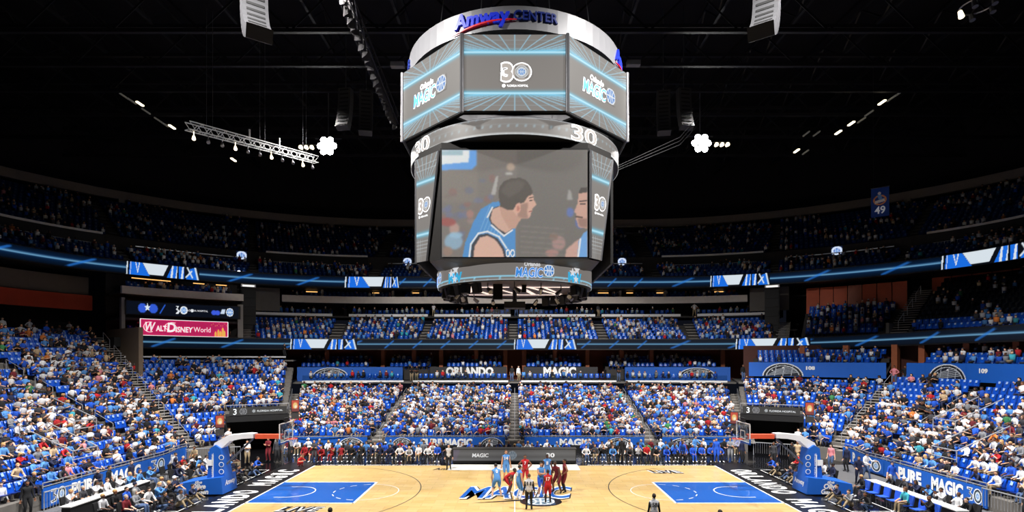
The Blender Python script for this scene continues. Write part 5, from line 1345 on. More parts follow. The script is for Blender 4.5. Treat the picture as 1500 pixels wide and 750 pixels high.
    return dict(body=res, short=hair('short'), long=hair('long'), cap=hair('cap'), eyes=em, mouth=mm, back=(hp + d * .34, d), lean=lean)
sit = dict(hip=.50, hipy=.05, footL=(.12, -.42, .09), footR=(-.12, -.42, .09))
POSE = {
 'sit': human('person', lean=4, handL=(.13, -.30, .60), handR=(-.13, -.30, .60), elbow=(.5, 1, -.2), **sit),
 'sit_lean': human('person', lean=32, handL=(.06, -.48, .55), handR=(-.06, -.48, .55), elbow=(1, .4, -.3), head_pitch=-18, **sit),
 'sit_phone': human('person', lean=8, handL=(.08, -.34, .95), handR=(-.08, -.34, .95), elbow=(.8, .2, -1), head_pitch=10, **sit),
 'sit_back': human('person', lean=-8, handL=(.24, -.22, .58), handR=(-.10, -.20, .78), elbow=(.8, .6, -.4), head_turn=25, head_pitch=6, **sit),
 'sit_turn': human('person', lean=10, handL=(.16, -.28, .60), handR=(-.22, -.26, .60), elbow=(.8, .6, -.4), head_turn=-35, **sit),
 'stand': human('person', handL=(.27, -.04, .80), handR=(-.27, -.04, .80)),
 'stand_wide': human('person', hip=.94, lean=6, handL=(.30, -.12, .84), handR=(-.30, -.08, .82), footL=(.24, -.05, .09), footR=(-.22, .08, .09)),
 'stand_hips': human('person', handL=(.17, -.06, 1.03), handR=(-.17, -.06, 1.03), elbow=(1, .5, 0), footL=(.17, 0, .09), footR=(-.17, 0, .09)),
 'stand_fold': human('person', lean=3, handL=(-.08, -.20, 1.20), handR=(.08, -.19, 1.16), elbow=(1, -.1, -.8)),
 'stand_reach': human('person', lean=8, handL=(.20, -.48, 1.22), handR=(-.16, -.34, 1.05), elbow=(.6, .4, -1), footL=(.14, -.2, .09), footR=(-.14, .12, .09)),
 'bend': human('person', hip=.86, hipy=.16, lean=64, handL=(.17, -.12, .56), handR=(-.17, -.12, .56), elbow=(1, .3, 0), head_pitch=-25, footL=(.2, 0, .09), footR=(-.2, 0, .09)),
 'half_bend': human('person', hip=.90, hipy=.1, lean=34, handL=(.17, -.22, .72), handR=(-.17, -.22, .72), elbow=(1, .6, 0), head_pitch=-12, footL=(.22, .02, .09), footR=(-.22, .02, .09)),
 'crouch': human('person', hip=.34, hipy=.08, lean=30, handL=(.16, -.42, .52), handR=(-.16, -.42, .52), elbow=(1, 0, -.6), head_pitch=-10, footL=(.14, -.12, .09), footR=(-.14, -.05, .09)),
 'floor_sit': human('person', hip=.13, hipy=.1, lean=12, handL=(.10, -.30, .55), handR=(-.10, -.30, .55), elbow=(.8, .2, -1), footL=(.2, -.55, .09), footR=(-.24, -.48, .09), knee=(0, -.3, 1)),
}
CL = {'white': (235, 235, 238), 'light blue': (82, 142, 210), 'royal blue': (28, 84, 200), 'navy': (22, 30, 62), 'black': (20, 20, 24), 'grey': (128, 130, 136), 'dark grey': (58, 58, 64), 'red': (186, 28, 34), 'maroon': (112, 22, 34), 'orange': (226, 130, 60), 'pink': (226, 140, 150), 'tan': (196, 170, 136), 'teal': (60, 170, 190), 'green': (60, 130, 80), 'jeans': (74, 96, 136), 'khaki': (150, 132, 104), 'pale grey': (200, 200, 206), 'bench red': (140, 18, 26)}
def cl(n): return mat('cloth_' + n.replace(' ', '_'), CL[n], .85, vary=.06)
SK = [mat('skin_' + n, c, .55, vary=.04) for n, c in (('fair', (226, 180, 154)), ('tan', (204, 152, 118)), ('brown', (140, 92, 66)), ('dark', (88, 56, 42)))]
HR = {'dark': mat('hair_dark', (30, 22, 18), .7), 'brown': mat('hair_brown', (84, 54, 34), .7), 'blond': mat('hair_blond', (190, 150, 96), .7), 'grey': mat('hair_grey', (160, 158, 154), .7)}
NUMM = mat('number_white', (240, 240, 240), .6, vary=0)
def person(loc, rz, pose, label, shirt='white', pants='black', skin=0, hair='short', hcol='dark', sleeve='tee', legs='long', shoes='black', scale=1.0, group=None, face=False, number=None, numfront=False, shorts=None, socks=None):
    p = POSE[pose]
    o = bpy.data.objects.new('person', p['body']); C.objects.link(o)
    o.location = loc; o.rotation_euler = (0, 0, rz); o.scale = (scale,) * 3
    sk = SK[skin]
    sh = cl(shirt) if isinstance(shirt, str) else shirt; pt = cl(pants) if isinstance(pants, str) else pants
    ms = [sh, pt, pt if legs == 'long' else (cl(socks) if socks else sk), cl(shoes) if shoes in CL else cl('black'), sh if sleeve != 'none' else sk, sh if sleeve == 'long' else sk, sk, sk]
    for i, m_ in enumerate(ms):
        o.material_slots[i].link = 'OBJECT'; o.material_slots[i].material = m_
    reg(o, label, 'person', group)
    h = bpy.data.objects.new('hair' if hair != 'cap' else 'cap', p[hair]); C.objects.link(h); h.parent = o
    h.material_slots[0].link = 'OBJECT'; h.material_slots[0].material = HR[hcol] if hair != 'cap' else cl(hcol if hcol in CL else 'navy')
    if face:
        for k in ('eyes', 'mouth'):
            x = bpy.data.objects.new(k, p[k]); C.objects.link(x); x.parent = o
    if number:
        c_, d_ = p['back']; fwd = Vector((0, math.cos(R(p['lean'])), math.sin(R(p['lean'])))) * (-1 if numfront else 1)
        mb = MB(); sg = 1 if numfront else -1
        put_text(mb, number, lambda x, y, d: tuple(c_ + Vector((x * sg, 0, 0)) + d_ * (y - .1) + fwd * .128), .17, 0, 0, w=.2 if len(number) > 1 else .1, bold=.03)
        mb.build('jersey_number', NUMM if shirt != 'pale grey' else cl('black'), o)
    return o
F, Bk = math.pi * 0, math.pi   # facing the camera / facing away
PL = [
 ((-4.55, 6.3, 0), F, 'stand', 'referee in pale shirt with black sleeves standing at the far sideline beside the scorers table', dict(shirt='pale grey', pants='black', sleeve='long', skin=0, scale=1.0)),
 ((-.55, 2.9, 0), R(10), 'stand', 'light blue player facing the camera behind the scorers end of the circle', dict(shirt='light blue', pants='light blue', sleeve='none', legs='bare', skin=1, hcol='brown', number='14', numfront=True, scale=1.1)),
 ((-1.0, -1.1, 0), Bk + R(15), 'half_bend', 'light blue player number 0 bending with his back to the camera', dict(shirt='light blue', pants='light blue', sleeve='none', legs='bare', skin=0, number='0', shoes='white', scale=1.14)),
 ((-.35, -.5, 0), R(75), 'bend', 'red player bent over with hands on knees beside light blue number 0', dict(shirt='red', pants='red', sleeve='none', legs='bare', skin=3, shoes='white', scale=1.1)),
 ((.22, -1.7, 0), Bk - R(60), 'stand_wide', 'light blue player in white leg sleeves left of the central referee', dict(shirt='light blue', pants='light blue', sleeve='none', legs='bare', skin=1, number='50', shoes='white', socks='white', scale=1.09)),
 ((.62, 1.3, 0), F, 'stand_hips', 'red player number 7 facing the camera at the back of the group', dict(shirt='red', pants='red', sleeve='none', legs='bare', skin=2, number='7', numfront=True, shoes='white', scale=1.1)),
 ((.72, -3.8, 0), Bk, 'stand', 'referee number 11 seen from behind, grey back and black shoulders, nearest at midcourt', dict(shirt='pale grey', pants='black', sleeve='long', skin=0, hcol='brown', number='11', scale=1.06)),
 ((1.45, -.9, 0), R(20), 'stand_fold', 'light blue player with folded arms between the referee and red number 17', dict(shirt='light blue', pants='royal blue', sleeve='none', legs='bare', skin=1, shoes='white', scale=1.08)),
 ((1.75, -2.6, 0), Bk, 'stand', 'red player number 17 seen from behind right of the central referee', dict(shirt='red', pants='red', sleeve='none', legs='bare', skin=3, number='17', shoes='white', socks='black', scale=1.04)),
 ((1.95, 1.5, 0), F, 'stand_wide', 'blue player number 1 facing the camera right of the group', dict(shirt='light blue', pants='light blue', sleeve='none', legs='bare', skin=3, number='1', numfront=True, shoes='white', scale=1.12)),
 ((2.42, -.2, 0), R(-35), 'half_bend', 'dark red player leaning forward at the right of the huddle', dict(shirt='maroon', pants='maroon', sleeve='none', legs='bare', skin=3, shoes='black', scale=1.16)),
 ((2.86, -.1, 0), R(-80), 'stand_hips', 'dark red player standing outermost right of the huddle with a tall posture', dict(shirt='maroon', pants='maroon', sleeve='none', legs='bare', skin=2, shoes='black', socks='black', scale=1.1)),
 ((6.05, -7.6, 0), Bk, 'stand', 'referee number 58 seen from behind at the near right of the court', dict(shirt='pale grey', pants='black', sleeve='long', skin=3, number='58', scale=1.03)),
 ((-7.2, -10.0, 0), Bk, 'stand', 'dark haired person near the camera, only the head showing at the bottom left of court', dict(shirt='green', pants='black', skin=3, scale=1.06)),
 ((7.9, -10.3, 0), Bk, 'stand', 'dark haired person near the camera, only the head showing at the bottom right of court', dict(shirt='black', pants='black', skin=2, scale=1.06)),
]
for loc, rz, ps, lb, kw in PL:
    person(loc, rz, ps, lb, face=True, **kw)
bkm = cl('black')
mb = MB()   # black shoulder yokes of the referees are sleeves in the same black
for o in [x for x in C.objects if x.get('label', '').startswith('referee')]:
    for i in (4, 5): o.material_slots[i].material = bkm
NPERS = [len(PL)]
def rnd_style(k=None):
    return random.choices(['white', 'light blue', 'royal blue', 'black', 'grey', 'navy', 'red', 'maroon', 'orange', 'pink', 'tan', 'teal', 'pale grey', 'dark grey', 'green'], [28, 15, 14, 18, 5, 7, 4, 2, 1, 1, 2, 1, 6, 7, 1])[0]
ORD = ['first', 'second', 'third', 'fourth', 'fifth', 'sixth', 'seventh', 'eighth', 'ninth', 'tenth', 'eleventh', 'twelfth', 'thirteenth', 'fourteenth', 'fifteenth', 'sixteenth', 'seventeenth', 'eighteenth', 'nineteenth']
TENS = ['', '', 'twenty', 'thirty', 'forty', 'fifty', 'sixty', 'seventy']
def ordn(n):
    if n <= 19: return ORD[n - 1]
    t, u = divmod(n, 10)
    return (TENS[t][:-1] + 'ieth') if u == 0 else TENS[t] + '-' + ORD[u - 1]
# chairs of the floor rows
def chair_proto():
    mb = MB()
    vs = []
    for j, (y, z) in enumerate(((-.24, .45), (.0, .43), (.2, .44), (.25, .62), (.30, .88))):
        for i in range(5):
            x = -.23 + .115 * i; vs.append((x, y + (.0 if j < 3 else -.03 * abs(i - 2) * .6), z))
    for j, (y, z) in enumerate(((-.24, .41), (.0, .39), (.24, .40), (.29, .62), (.34, .88))):
        for i in range(5): vs.append((-.23 + .115 * i, y, z))
    fs = []
    for b, fl_ in ((0, 0), (25, 1)):
        for j in range(4):
            for i in range(4):
                q = (b + j * 5 + i, b + j * 5 + i + 1, b + j * 5 + i + 6, b + j * 5 + i + 5); fs.append(q if not fl_ else q[::-1])
    for j in range(4): fs.append((j * 5, j * 5 + 5, 25 + j * 5 + 5, 25 + j * 5)); fs.append((j * 5 + 4, 25 + j * 5 + 4, 25 + j * 5 + 9, j * 5 + 9))
    for i in range(4): fs.append((20 + i, 20 + i + 1, 46 + i, 45 + i)); fs.append((i, 25 + i, 26 + i, i + 1))
    mb.add(vs, fs); return mb
CH_ = chair_proto().build('folding_chair', cl('black'), smooth=False); chm = CH_.data; bpy.data.objects.remove(CH_)
lm = MB()
for x in (-.2, .2):
    lm.tube([(x, -.22, .42), (x, -.2, 0)], .014, 4); lm.tube([(x, .2, .42), (x, .24, 0)], .014, 4)
lo = lm.build('chair_legs', GREYM); lgm = lo.data; bpy.data.objects.remove(lo)
def floor_chair(loc, rz, label, colr='black', group=None):
    o = bpy.data.objects.new('folding_chair', chm); C.objects.link(o); o.location = loc; o.rotation_euler = (0, 0, rz)
    o.material_slots[0].link = 'OBJECT'; o.material_slots[0].material = cl(colr)
    l_ = bpy.data.objects.new('chair_legs', lgm); C.objects.link(l_); l_.parent = o
    reg(o, label, 'chair', group)
def seated_row(x0, x1, y, rz, where, styles, axis='x', step=.64, chair='black', poses=('sit', 'sit_lean', 'sit_back', 'sit_turn', 'sit', 'sit_phone'), scale=1.0, empty_p=0.0, grp=None):
    n = int(abs(x1 - x0) / step); 
    for k in range(n):
        t = x0 + (x1 - x0) * (k + .5) / n
        loc = (t, y, 0) if axis == 'x' else (y, t, 0)
        floor_chair(loc, rz, '%s folding chair, %s in the %s' % (chair, ordn(k + 1), where), chair, 'folding chairs in the ' + where)
        if random.random() < empty_p: continue
        st = styles(k) if callable(styles) else styles
        st = dict(st); ht = st.pop('hair', random.choice(['short', 'short', 'long', 'cap'])); hcc = random.choice(['dark', 'brown', 'dark', 'blond', 'grey'])
        lb = '%s in %s top, %s in the %s' % (st.pop('who', 'person'), st['shirt'], ordn(k + 1), where)
        person((loc[0], loc[1], 0), rz + R(random.uniform(-8, 8)), random.choice(poses), lb, skin=st.pop('skin', random.choice([0, 0, 1, 2, 3])), hair=ht, hcol=hcc if ht != 'cap' else random.choice(['navy', 'black', 'white']), scale=scale * random.uniform(.95, 1.05), group=grp or 'people seated in the ' + where, **st)
        NPERS[0] += 1
rs = lambda k: dict(shirt=rnd_style(), pants=random.choice(['black', 'jeans', 'navy', 'khaki']), sleeve=random.choice(['tee', 'long']), shoes=random.choice(['white', 'black']))
red = lambda k: dict(who='bench player', shirt='bench red', pants='bench red', sleeve=random.choice(['long', 'none']), legs=random.choice(['long', 'bare']), shoes='white', skin=random.choice([2, 3, 3, 1]), hair='short')
suit = lambda k: dict(who='staff member', shirt=random.choice(['black', 'dark grey', 'navy']), pants='black', sleeve='long', shoes='black' if k % 2 else 'white', hair='short')
bl = lambda k: dict(who='home player', shirt=random.choice(['royal blue', 'light blue', 'royal blue']), pants=random.choice(['royal blue', 'black']), sleeve='long', shoes='white', hair='short', skin=random.choice([2, 3]))
seated_row(-16.0, -12.6, 9.3, 0, 'red visitors bench row', red)
seated_row(-12.5, -9.7, 9.3, 0, 'suited row beside the red bench', suit)
seated_row(-9.6, -5.4, 9.3, 0, 'guest row left of scorers table', rs)
seated_row(5.0, 10.8, 9.3, 0, 'guest row right of scorers table', rs)
seated_row(10.9, 15.6, 9.3, 0, 'home bench row at the far right', bl)
seated_row(-4.2, 4.2, 9.55, 0, 'row behind the scorers table', lambda k: dict(shirt=random.choice(['white', 'royal blue', 'white', 'navy']), pants='black', sleeve='tee'))
seated_row(-15.5, -5.2, 10.8, 0, 'second floor row on the left', rs, step=.7)
seated_row(5.0, 15.5, 10.8, 0, 'second floor row on the right', rs, step=.7)
seated_row(-4.6, 4.4, 11.2, 0, 'second row behind the scorers table', rs, step=.75)
seated_row(-18.5, -5.4, 12.2, 0, 'third floor row on the left', rs, step=.8)
seated_row(5.4, 18.0, 12.2, 0, 'third floor row on the right', rs, step=.8)
# ends
L90, R90 = R(90), R(-90)     # facing +x, facing -x
seated_row(-6.0, -1.3, -19.4, L90, 'row before the left press table', rs, 'y', .7, empty_p=.1)
seated_row(1.4, 6.6, -19.4, L90, 'floor row beyond the left basket', rs, 'y', .7)
seated_row(-6.0, -1.4, -18.3, L90, 'first row left of the left basket', rs, 'y', .7)
seated_row(1.4, 7.0, -20.6, L90, 'second row beyond the left basket', rs, 'y', .75)
seated_row(-5.0, 6.5, -21.8, L90, 'row along the left banner wall', rs, 'y', .8, empty_p=.2)
seated_row(1.4, 6.0, 19.2, R90, 'floor row beyond the right basket', rs, 'y', .75)
seated_row(-6.4, -.6, 19.3, R90, 'blue chair row before the press table', rs, 'y', .8, chair='royal blue', empty_p=.4)
seated_row(-6.4, -.4, 21.2, R90, 'press row behind the press table', rs, 'y', .85, empty_p=.1)
def solo(x, y, deg, ps, label, **kw):
    person((x, y, 0), R(deg), ps, label, **kw); NPERS[0] += 1
# photographers and staff on the black floor behind the baselines
for s, nm in ((-1, 'left'), (1, 'right')):
    dg_ = 90 if s < 0 else -90
    for k, (x, y, ps, shp) in enumerate(((17.3, 2.2, 'floor_sit', 'black'), (17.5, 3.2, 'floor_sit', 'navy'), (17.2, 4.3, 'floor_sit', 'black'), (17.5, 5.4, 'crouch', 'royal blue'), (17.4, -1.9, 'floor_sit', 'navy'), (17.3, -3.1, 'floor_sit', 'grey'), (17.6, -4.2, 'crouch', 'black'))):
        solo(s * x, y, dg_ + random.uniform(-15, 15), ps, 'photographer in %s top on the floor, %s from the %s basket, %s side' % (shp, ordn(k % 4 + 1), nm, 'far' if y > 0 else 'near'), shirt=shp, pants=random.choice(['black', 'jeans', 'khaki']), sleeve='long', skin=random.choice([0, 1, 2]))
        cam_e = reg(empty('camera', (s * (x - .42), y, .52), R(dg_)), 'black photo camera held by the %s photographer at the %s basket, %s side' % (ordn(k % 4 + 1), nm, 'far' if y > 0 else 'near'), 'camera')
        if ps == 'floor_sit' or True:
            MB().box((0, 0, .02), (.14, .08, .11)).build('camera_body', BLACKM, cam_e); MB().tube([(0, -.04, .02), (0, -.22, .02)], [.04, .05], 8).build('camera_lens', BLACKM, cam_e)
solo(-14.6, 8.4, 10, 'stand_fold', 'coach in grey suit standing at the left end of the red bench', shirt='dark grey', pants='dark grey', sleeve='long', skin=1)
solo(-15.2, 7.2, 60, 'crouch', 'crouching child in red at the far left corner of the court', shirt='red', pants='red', skin=1, scale=.85)
for k, (x, y, sh_, ps) in enumerate(((7.9, 8.9, 'black', 'stand'), (12.3, 8.6, 'royal blue', 'half_bend'), (14.8, 8.7, 'royal blue', 'stand'), (15.9, 8.9, 'grey', 'stand_fold'), (16.5, 8.3, 'navy', 'stand'), (16.9, 9.6, 'royal blue', 'stand_hips'), (13.6, 9.9, 'light blue', 'stand_reach'), (-16.6, 9.0, 'black', 'stand'), (-17.4, 8.6, 'dark grey', 'stand'), (-18.3, 9.2, 'maroon', 'stand_fold'))):
    solo(x, y, random.uniform(-40, 40), ps, '%s in %s standing, %s at the %s end of the far rows' % ('person' , sh_, ordn(k + 1) , 'right' if x > 0 else 'left'), shirt=sh_, pants=random.choice([sh_, 'black']), sleeve='long', skin=random.choice([1, 2, 3]), scale=1.05)
for k, (x, y, sh_, ps) in enumerate(((19.6, 7.2, 'black', 'stand'), (20.3, 7.8, 'tan', 'stand_hips'), (21.0, 7.0, 'black', 'stand_fold'), (21.9, 6.4, 'pink', 'stand'), (22.5, 5.6, 'navy', 'stand'), (19.2, 8.3, 'navy', 'stand_reach'), (18.4, 7.4, 'dark grey', 'stand'), (22.2, 3.2, 'white', 'stand_reach'), (20.9, 1.8, 'navy', 'stand_reach'), (21.9, .4, 'royal blue', 'stand_wide'))):
    solo(x, y, random.uniform(-120, 20), ps, 'person in %s standing before the right banner wall, %s from the corner' % (sh_, ordn(k + 1)), shirt=sh_, pants=random.choice(['black', 'jeans', 'navy']), sleeve=random.choice(['tee', 'long']), hair=random.choice(['short', 'long', 'cap']), hcol='dark', skin=random.choice([0, 1, 2]))
for k, (x, y, sh_, ps) in enumerate(((-22.4, -1.9, 'navy', 'stand_reach'), (-22.6, -1.0, 'black', 'stand_wide'), (-22.3, .4, 'navy', 'stand'), (-21.7, 5.7, 'khaki', 'stand_reach'), (-22.1, 3.9, 'pale grey', 'half_bend'), (-20.5, 7.4, 'black', 'stand'), (-19.4, 8.2, 'white', 'stand_fold'))):
    solo(x, y, random.uniform(-20, 120), ps, 'person in %s standing before the left banner wall, %s from the camera end' % (sh_, ordn(k + 1)), shirt=sh_, pants=random.choice(['black', 'khaki']), sleeve=random.choice(['tee', 'long']), skin=random.choice([0, 1, 2]))
for k, (x, y, sh_, dg_) in enumerate(((24.6, -5.0, 'black', -60), (25.6, -4.4, 'navy', -60), (24.0, -5.8, 'dark grey', -90), (-23.6, -4.9, 'black', 60), (-24.6, -5.2, 'white', 70), (-25.2, -4.4, 'royal blue', 60))):
    solo(x, y, dg_, 'stand', 'person in %s standing past the near end of the %s banner wall' % (sh_, 'right' if x > 0 else 'left'), shirt=sh_, pants='black', sleeve='long', skin=random.choice([0, 2]))

# ================================================================ SEATS AND THE CROWD
def vnoise(x, y, s=0):
    return .5 + .25 * math.sin(x * .83 + s) * math.cos(y * .71 + 1.3 * s) + .25 * math.sin(x * 1.9 + y * 1.3 + 2.1 * s)
OCC = {'far lower stand': .86, 'left corner stand': .76, 'left corner stand above the tunnel': .76, 'right corner stand': .8, 'right corner stand above the tunnel': .78, 'left end stand': .86, 'right end stand': .8, 'middle tier': .6, 'right corner middle tier': .7, 'dark right end middle tier': .25, 'upper tier front rows': .42, 'upper tier back rows': .30, 'far suites': .5, 'right suites': .4, 'upper suites': .35, 'far walkway row': .55, 'club walkway row': .7}
slots = []
for (U, r, z, tier, tag, row, cnt) in SEAT_SLOTS:
    p = P3(U, r, z); D = p.y + 31.2
    if D < 18: continue
    px = 754 + 796 * p.x / D
    if px < -35 or px > 1535: continue
    nz = vnoise(U * 1.1, row * 1.0, hash(tier) % 1 + len(tier))
    base = OCC.get(tier, .5)
    if tier == 'left end stand' and row > 13: base *= .72
    if tier == 'right end stand' and row > 7: base *= .42
    if tier.startswith('left corner stand') and row + (6 if 'above' in tier else 0) > 10: base *= .6
    if tier.startswith('right corner stand') and row + (6 if 'above' in tier else 0) > 9: base *= .75
    if tag == 'dark right corner block' and row > 1: base = .12
    occ = random.random() < max(0, min(.97, base + (nz - .5) * 1.3))
    slots.append((D, U, r, z, tier, tag, row, cnt, p, occ))
slots.sort(key=lambda s_: s_[0])
lower = lambda t: 'lower' in t or 'corner stand' in t or 'end stand' in t
# low-detail body for the mass of the crowd
def low_person(v=0):
    parts = []
    ln = (0, -.10, .05, -.03)[v]; tw = (0, .03, -.04, .05)[v]
    def T(pts, r, n, regn, cap=True):
        mb = MB(); mb.tube([(x, y + ln * max(0, z - .5) * 2, z) for x, y, z in pts], r, n, cap); parts.append((mb.v, mb.f, regn))
    T([(0, .06, .48), (0, .03, .72), (0, .0, .98), (0, .0, 1.07)], [.15, .165, .185, .07], 6, 0)
    T([(0, -.01, 1.02), (tw, -.02, 1.11), (tw, -.03, 1.2), (tw, -.02, 1.26)], [.055, .092, .092, .045], 6, 1)
    mb = MB(); oy = ln * 1.3
    mb.add([(x + tw, y + oy, z) for x, y, z in ((-.10, -.08, 1.22), (.10, -.08, 1.22), (.112, .09, 1.07), (-.112, .09, 1.07), (-.07, -.06, 1.31), (.07, -.06, 1.31), (.07, .08, 1.29), (-.07, .08, 1.29))], [(4, 5, 6, 7), (0, 1, 5, 4), (1, 2, 6, 5), (2, 3, 7, 6), (3, 0, 4, 7)]); parts.append((mb.v, mb.f, 2))
    hand = (((.12, -.30, .60), (.12, -.30, .60)), ((.06, -.34, .66), (.1, -.32, .62)), ((.2, -.32, .98), (.1, -.26, .60)), ((.02, -.26, .86), (.02, -.28, .84)))[v]
    for s, hh in zip((-1, 1), hand):
        T([(s * .2, 0, .98), (s * .26, -.03, .74)], [.055, .05], 4, 0)
        T([(s * .26, -.03, .74), (s * hh[0], hh[1], hh[2])], [.045, .038], 4, 1)
        mb = MB(); mb.tube([(s * .09, .02, .50), (s * (.11 + .03 * v), -.38, .50)], [.09, .07], 4); parts.append((mb.v, mb.f, 3)); mb = MB(); mb.tube([(s * (.11 + .03 * v), -.38, .50), (s * .11, -.40 + .04 * v, .05)], [.065, .045], 4); parts.append((mb.v, mb.f, 3))
    return parts
def tiny_person():
    parts = []
    def T(pts, r, n, regn):
        mb = MB(); mb.tube(pts, r, n, True); parts.append((mb.v, mb.f, regn))
    T([(0, .05, .48), (0, .0, 1.0)], [.17, .2], 5, 0); T([(0, -.02, 1.02), (0, -.02, 1.18)], [.08, .09], 5, 1); T([(0, 0, 1.16), (0, 0, 1.27)], [.1, .06], 5, 2); T([(0, 0, .52), (0, -.4, .52)], [.16, .13], 4, 3)
    return parts
def merge(name, parts, poss, rots, cols, material, label, extra=None, scl=None, join=None):
    """all copies joined in one mesh; cols[i, region] -> rgb 0..255"""
    V = np.concatenate([np.array([tuple(v) for v in p[0]], float) for p in parts]); F_ = []; b = 0; regn = []
    for v, f, r in parts:
        F_ += [tuple(i + b for i in q) for q in f]; regn += [r] * len(v); b += len(v)
    regn = np.array(regn); n = len(poss); nv = len(V)
    poss = np.array(poss); rots = np.array(rots)
    c, s = np.cos(rots)[:, None], np.sin(rots)[:, None]
    if scl is not None: c, s = c * np.array(scl)[:, None], s * np.array(scl)[:, None]
    X = V[None, :, 0] * c - V[None, :, 1] * s + poss[:, None, 0]; Y = V[None, :, 0] * s + V[None, :, 1] * c + poss[:, None, 1]; Z = V[None, :, 2] * (np.array(scl)[:, None] if scl is not None else 1.0) + poss[:, None, 2]
    co = np.stack([X, Y, Z], -1).reshape(-1, 3).astype(np.float32)
    lt = np.array([len(f) for f in F_]); li = np.concatenate([np.array(f) for f in F_])
    me = bpy.data.meshes.new(name)
    me.vertices.add(n * nv); me.vertices.foreach_set('co', co.ravel())
    LI = (li[None] + (np.arange(n) * nv)[:, None]).ravel(); LT = np.tile(lt, n)
    me.loops.add(len(LI)); me.loops.foreach_set('vertex_index', LI.astype(np.int32))
    me.polygons.add(len(LT)); me.polygons.foreach_set('loop_start', np.concatenate([[0], np.cumsum(LT)[:-1]]).astype(np.int32))
    me.update(calc_edges=True)
    if cols is not None:
        cc = np.array(cols, float)[:, regn] / 255
        lin = np.where(cc < .04045, cc / 12.92, ((cc + .055) / 1.055) ** 2.4).reshape(-1, 3)
        at = me.color_attributes.new('col', 'FLOAT_COLOR', 'POINT'); at.data.foreach_set('color', np.concatenate([lin, np.ones((len(lin), 1))], 1).astype(np.float32).ravel())
    me.materials.append(material)
    o = bpy.data.objects.new(name, me); C.objects.link(o)
    reg(o, label, kind='stuff')
    return o
# seats
def seat_parts(low=False):
    mb = MB(); vs = []; fs = []
    prof = ((.20, .40), (.23, .60), (.29, .80), (.30, .86)) if not low else ((.20, .42), (.24, .64), (.30, .86))
    nx = 4 if not low else 2; m = len(prof)
    for off in (0, .05):
        for y, z in prof:
            for i in range(nx + 1):
                t = i / nx * 2 - 1; vs.append((t * .225, y + off - .05 * abs(t), z))
    k = nx + 1
    for b in (0, 1):
        for j in range(m - 1):
            for i in range(nx):
                q = (b * m * k + j * k + i, b * m * k + j * k + i + 1, b * m * k + (j + 1) * k + i + 1, b * m * k + (j + 1) * k + i); fs.append(q if b == 0 else q[::-1])
    for i in range(nx): a = (m - 1) * k + i; fs.append((a, a + 1, m * k + a + 1, m * k + a))
    for j in range(m - 1):
        for i in (0, nx): a = j * k + i; fs.append((a, a + k, m * k + a + k, m * k + a))
    mb.add(vs, fs)
    pan = MB(); pan.add([(-.21, -.2, .44), (.21, -.2, .44), (.21, .2, .40), (-.21, .2, .40), (-.19, -.18, .38), (.19, -.18, .38), (.19, .18, .34), (-.19, .18, .34)], [(0, 1, 2, 3), (0, 4, 5, 1), (1, 5, 6, 2), (3, 2, 6, 7), (0, 3, 7, 4)])
    pan.add([(-.03, .1, .36), (.03, .1, .36), (.03, .2, 0), (-.03, .2, 0)], [(0, 1, 2, 3)])
    return mb, pan
sbk, span = seat_parts(); so = sbk.build('stadium_seat', SEATM, smooth=True); sbm = so.data; bpy.data.objects.remove(so); so = span.build('seat_pan', SEATD); spm = so.data; bpy.data.objects.remove(so)
plo = MB(); plo.add([(-.075, .185, .67), (.075, .185, .67), (.07, .248, .83), (-.07, .248, .83)], [(0, 1, 2, 3)]); so = plo.build('seat_back_patch', mat('patch_pale', (150, 178, 226), .4, vary=0)); plm = so.data; bpy.data.objects.remove(so)  # pale blue patch on the front of the seat back
lp_b, lp_p = seat_parts(True)
nind = 0; stuff_seats = {}; stuff_people = {}; ipeople = 325 - NPERS[0]; npp = 0
WH = {'left end stand': 'left banner wall', 'right end stand': 'right banner wall'}
for (D, U, r, z, tier, tag, row, cnt, p, occ) in slots:
    rz = facing(U)
    where = '%s row, %s' % (ordn(row + 1), {'left end block beside the stairs': 'left end block by the stairs', 'left end block nearest': 'nearest left end block', 'right end block beside the stairs': 'right end block by the stairs', 'right end block nearest': 'nearest right end block'}.get(tag, tag))
    near_ = (754 + 796 * p.x / D) > -12 and (754 + 796 * p.x / D) < 1512 and 525 + 796 * (7.66 - p.z - 1.1) / D < 756
    if not occ and nind < 300 and near_ and lower(tier):
        o = bpy.data.objects.new('stadium_seat', sbm); C.objects.link(o); o.location = p; o.rotation_euler = (0, 0, rz)
        a = bpy.data.objects.new('seat_pan', spm); C.objects.link(a); a.parent = o; a = bpy.data.objects.new('seat_back_patch', plm); C.objects.link(a); a.parent = o
        reg(o, 'empty blue seat, %s place, %s' % (ordn(cnt + 1), where), 'seat', 'empty blue seats of the lower stands'); nind += 1
    else:
        stuff_seats.setdefault('near' if lower(tier) else 'far', []).append((p, rz, 2 if (tag == 'dark right corner block' and row > 1) else 1 if tier.startswith('upper tier') else 0))
    if occ:
        if npp < ipeople and near_ and lower(tier):
            npp += 1; st = rnd_style(); ht = random.choice(['short', 'short', 'long', 'cap'])
            person(tuple(p), rz + R(random.uniform(-14, 14)), random.choice(['sit', 'sit', 'sit_lean', 'sit_back', 'sit_turn', 'sit_phone']), 'spectator in %s top, %s seat, %s' % (st, ordn(cnt + 1), where), shirt=st, pants=random.choice(['jeans', 'black', 'khaki', 'navy']), sleeve=random.choice(['tee', 'tee', 'long']), skin=random.choice([0, 0, 1, 2, 3]), hair=ht, hcol=random.choice(['dark', 'dark', 'brown', 'blond']) if ht != 'cap' else random.choice(['navy', 'royal blue', 'black']), scale=random.uniform(.92, 1.03), group='spectators in the nearest seats of the end stands')
        else:
            stuff_people.setdefault('near' if lower(tier) else 'far', []).append((p, rz))
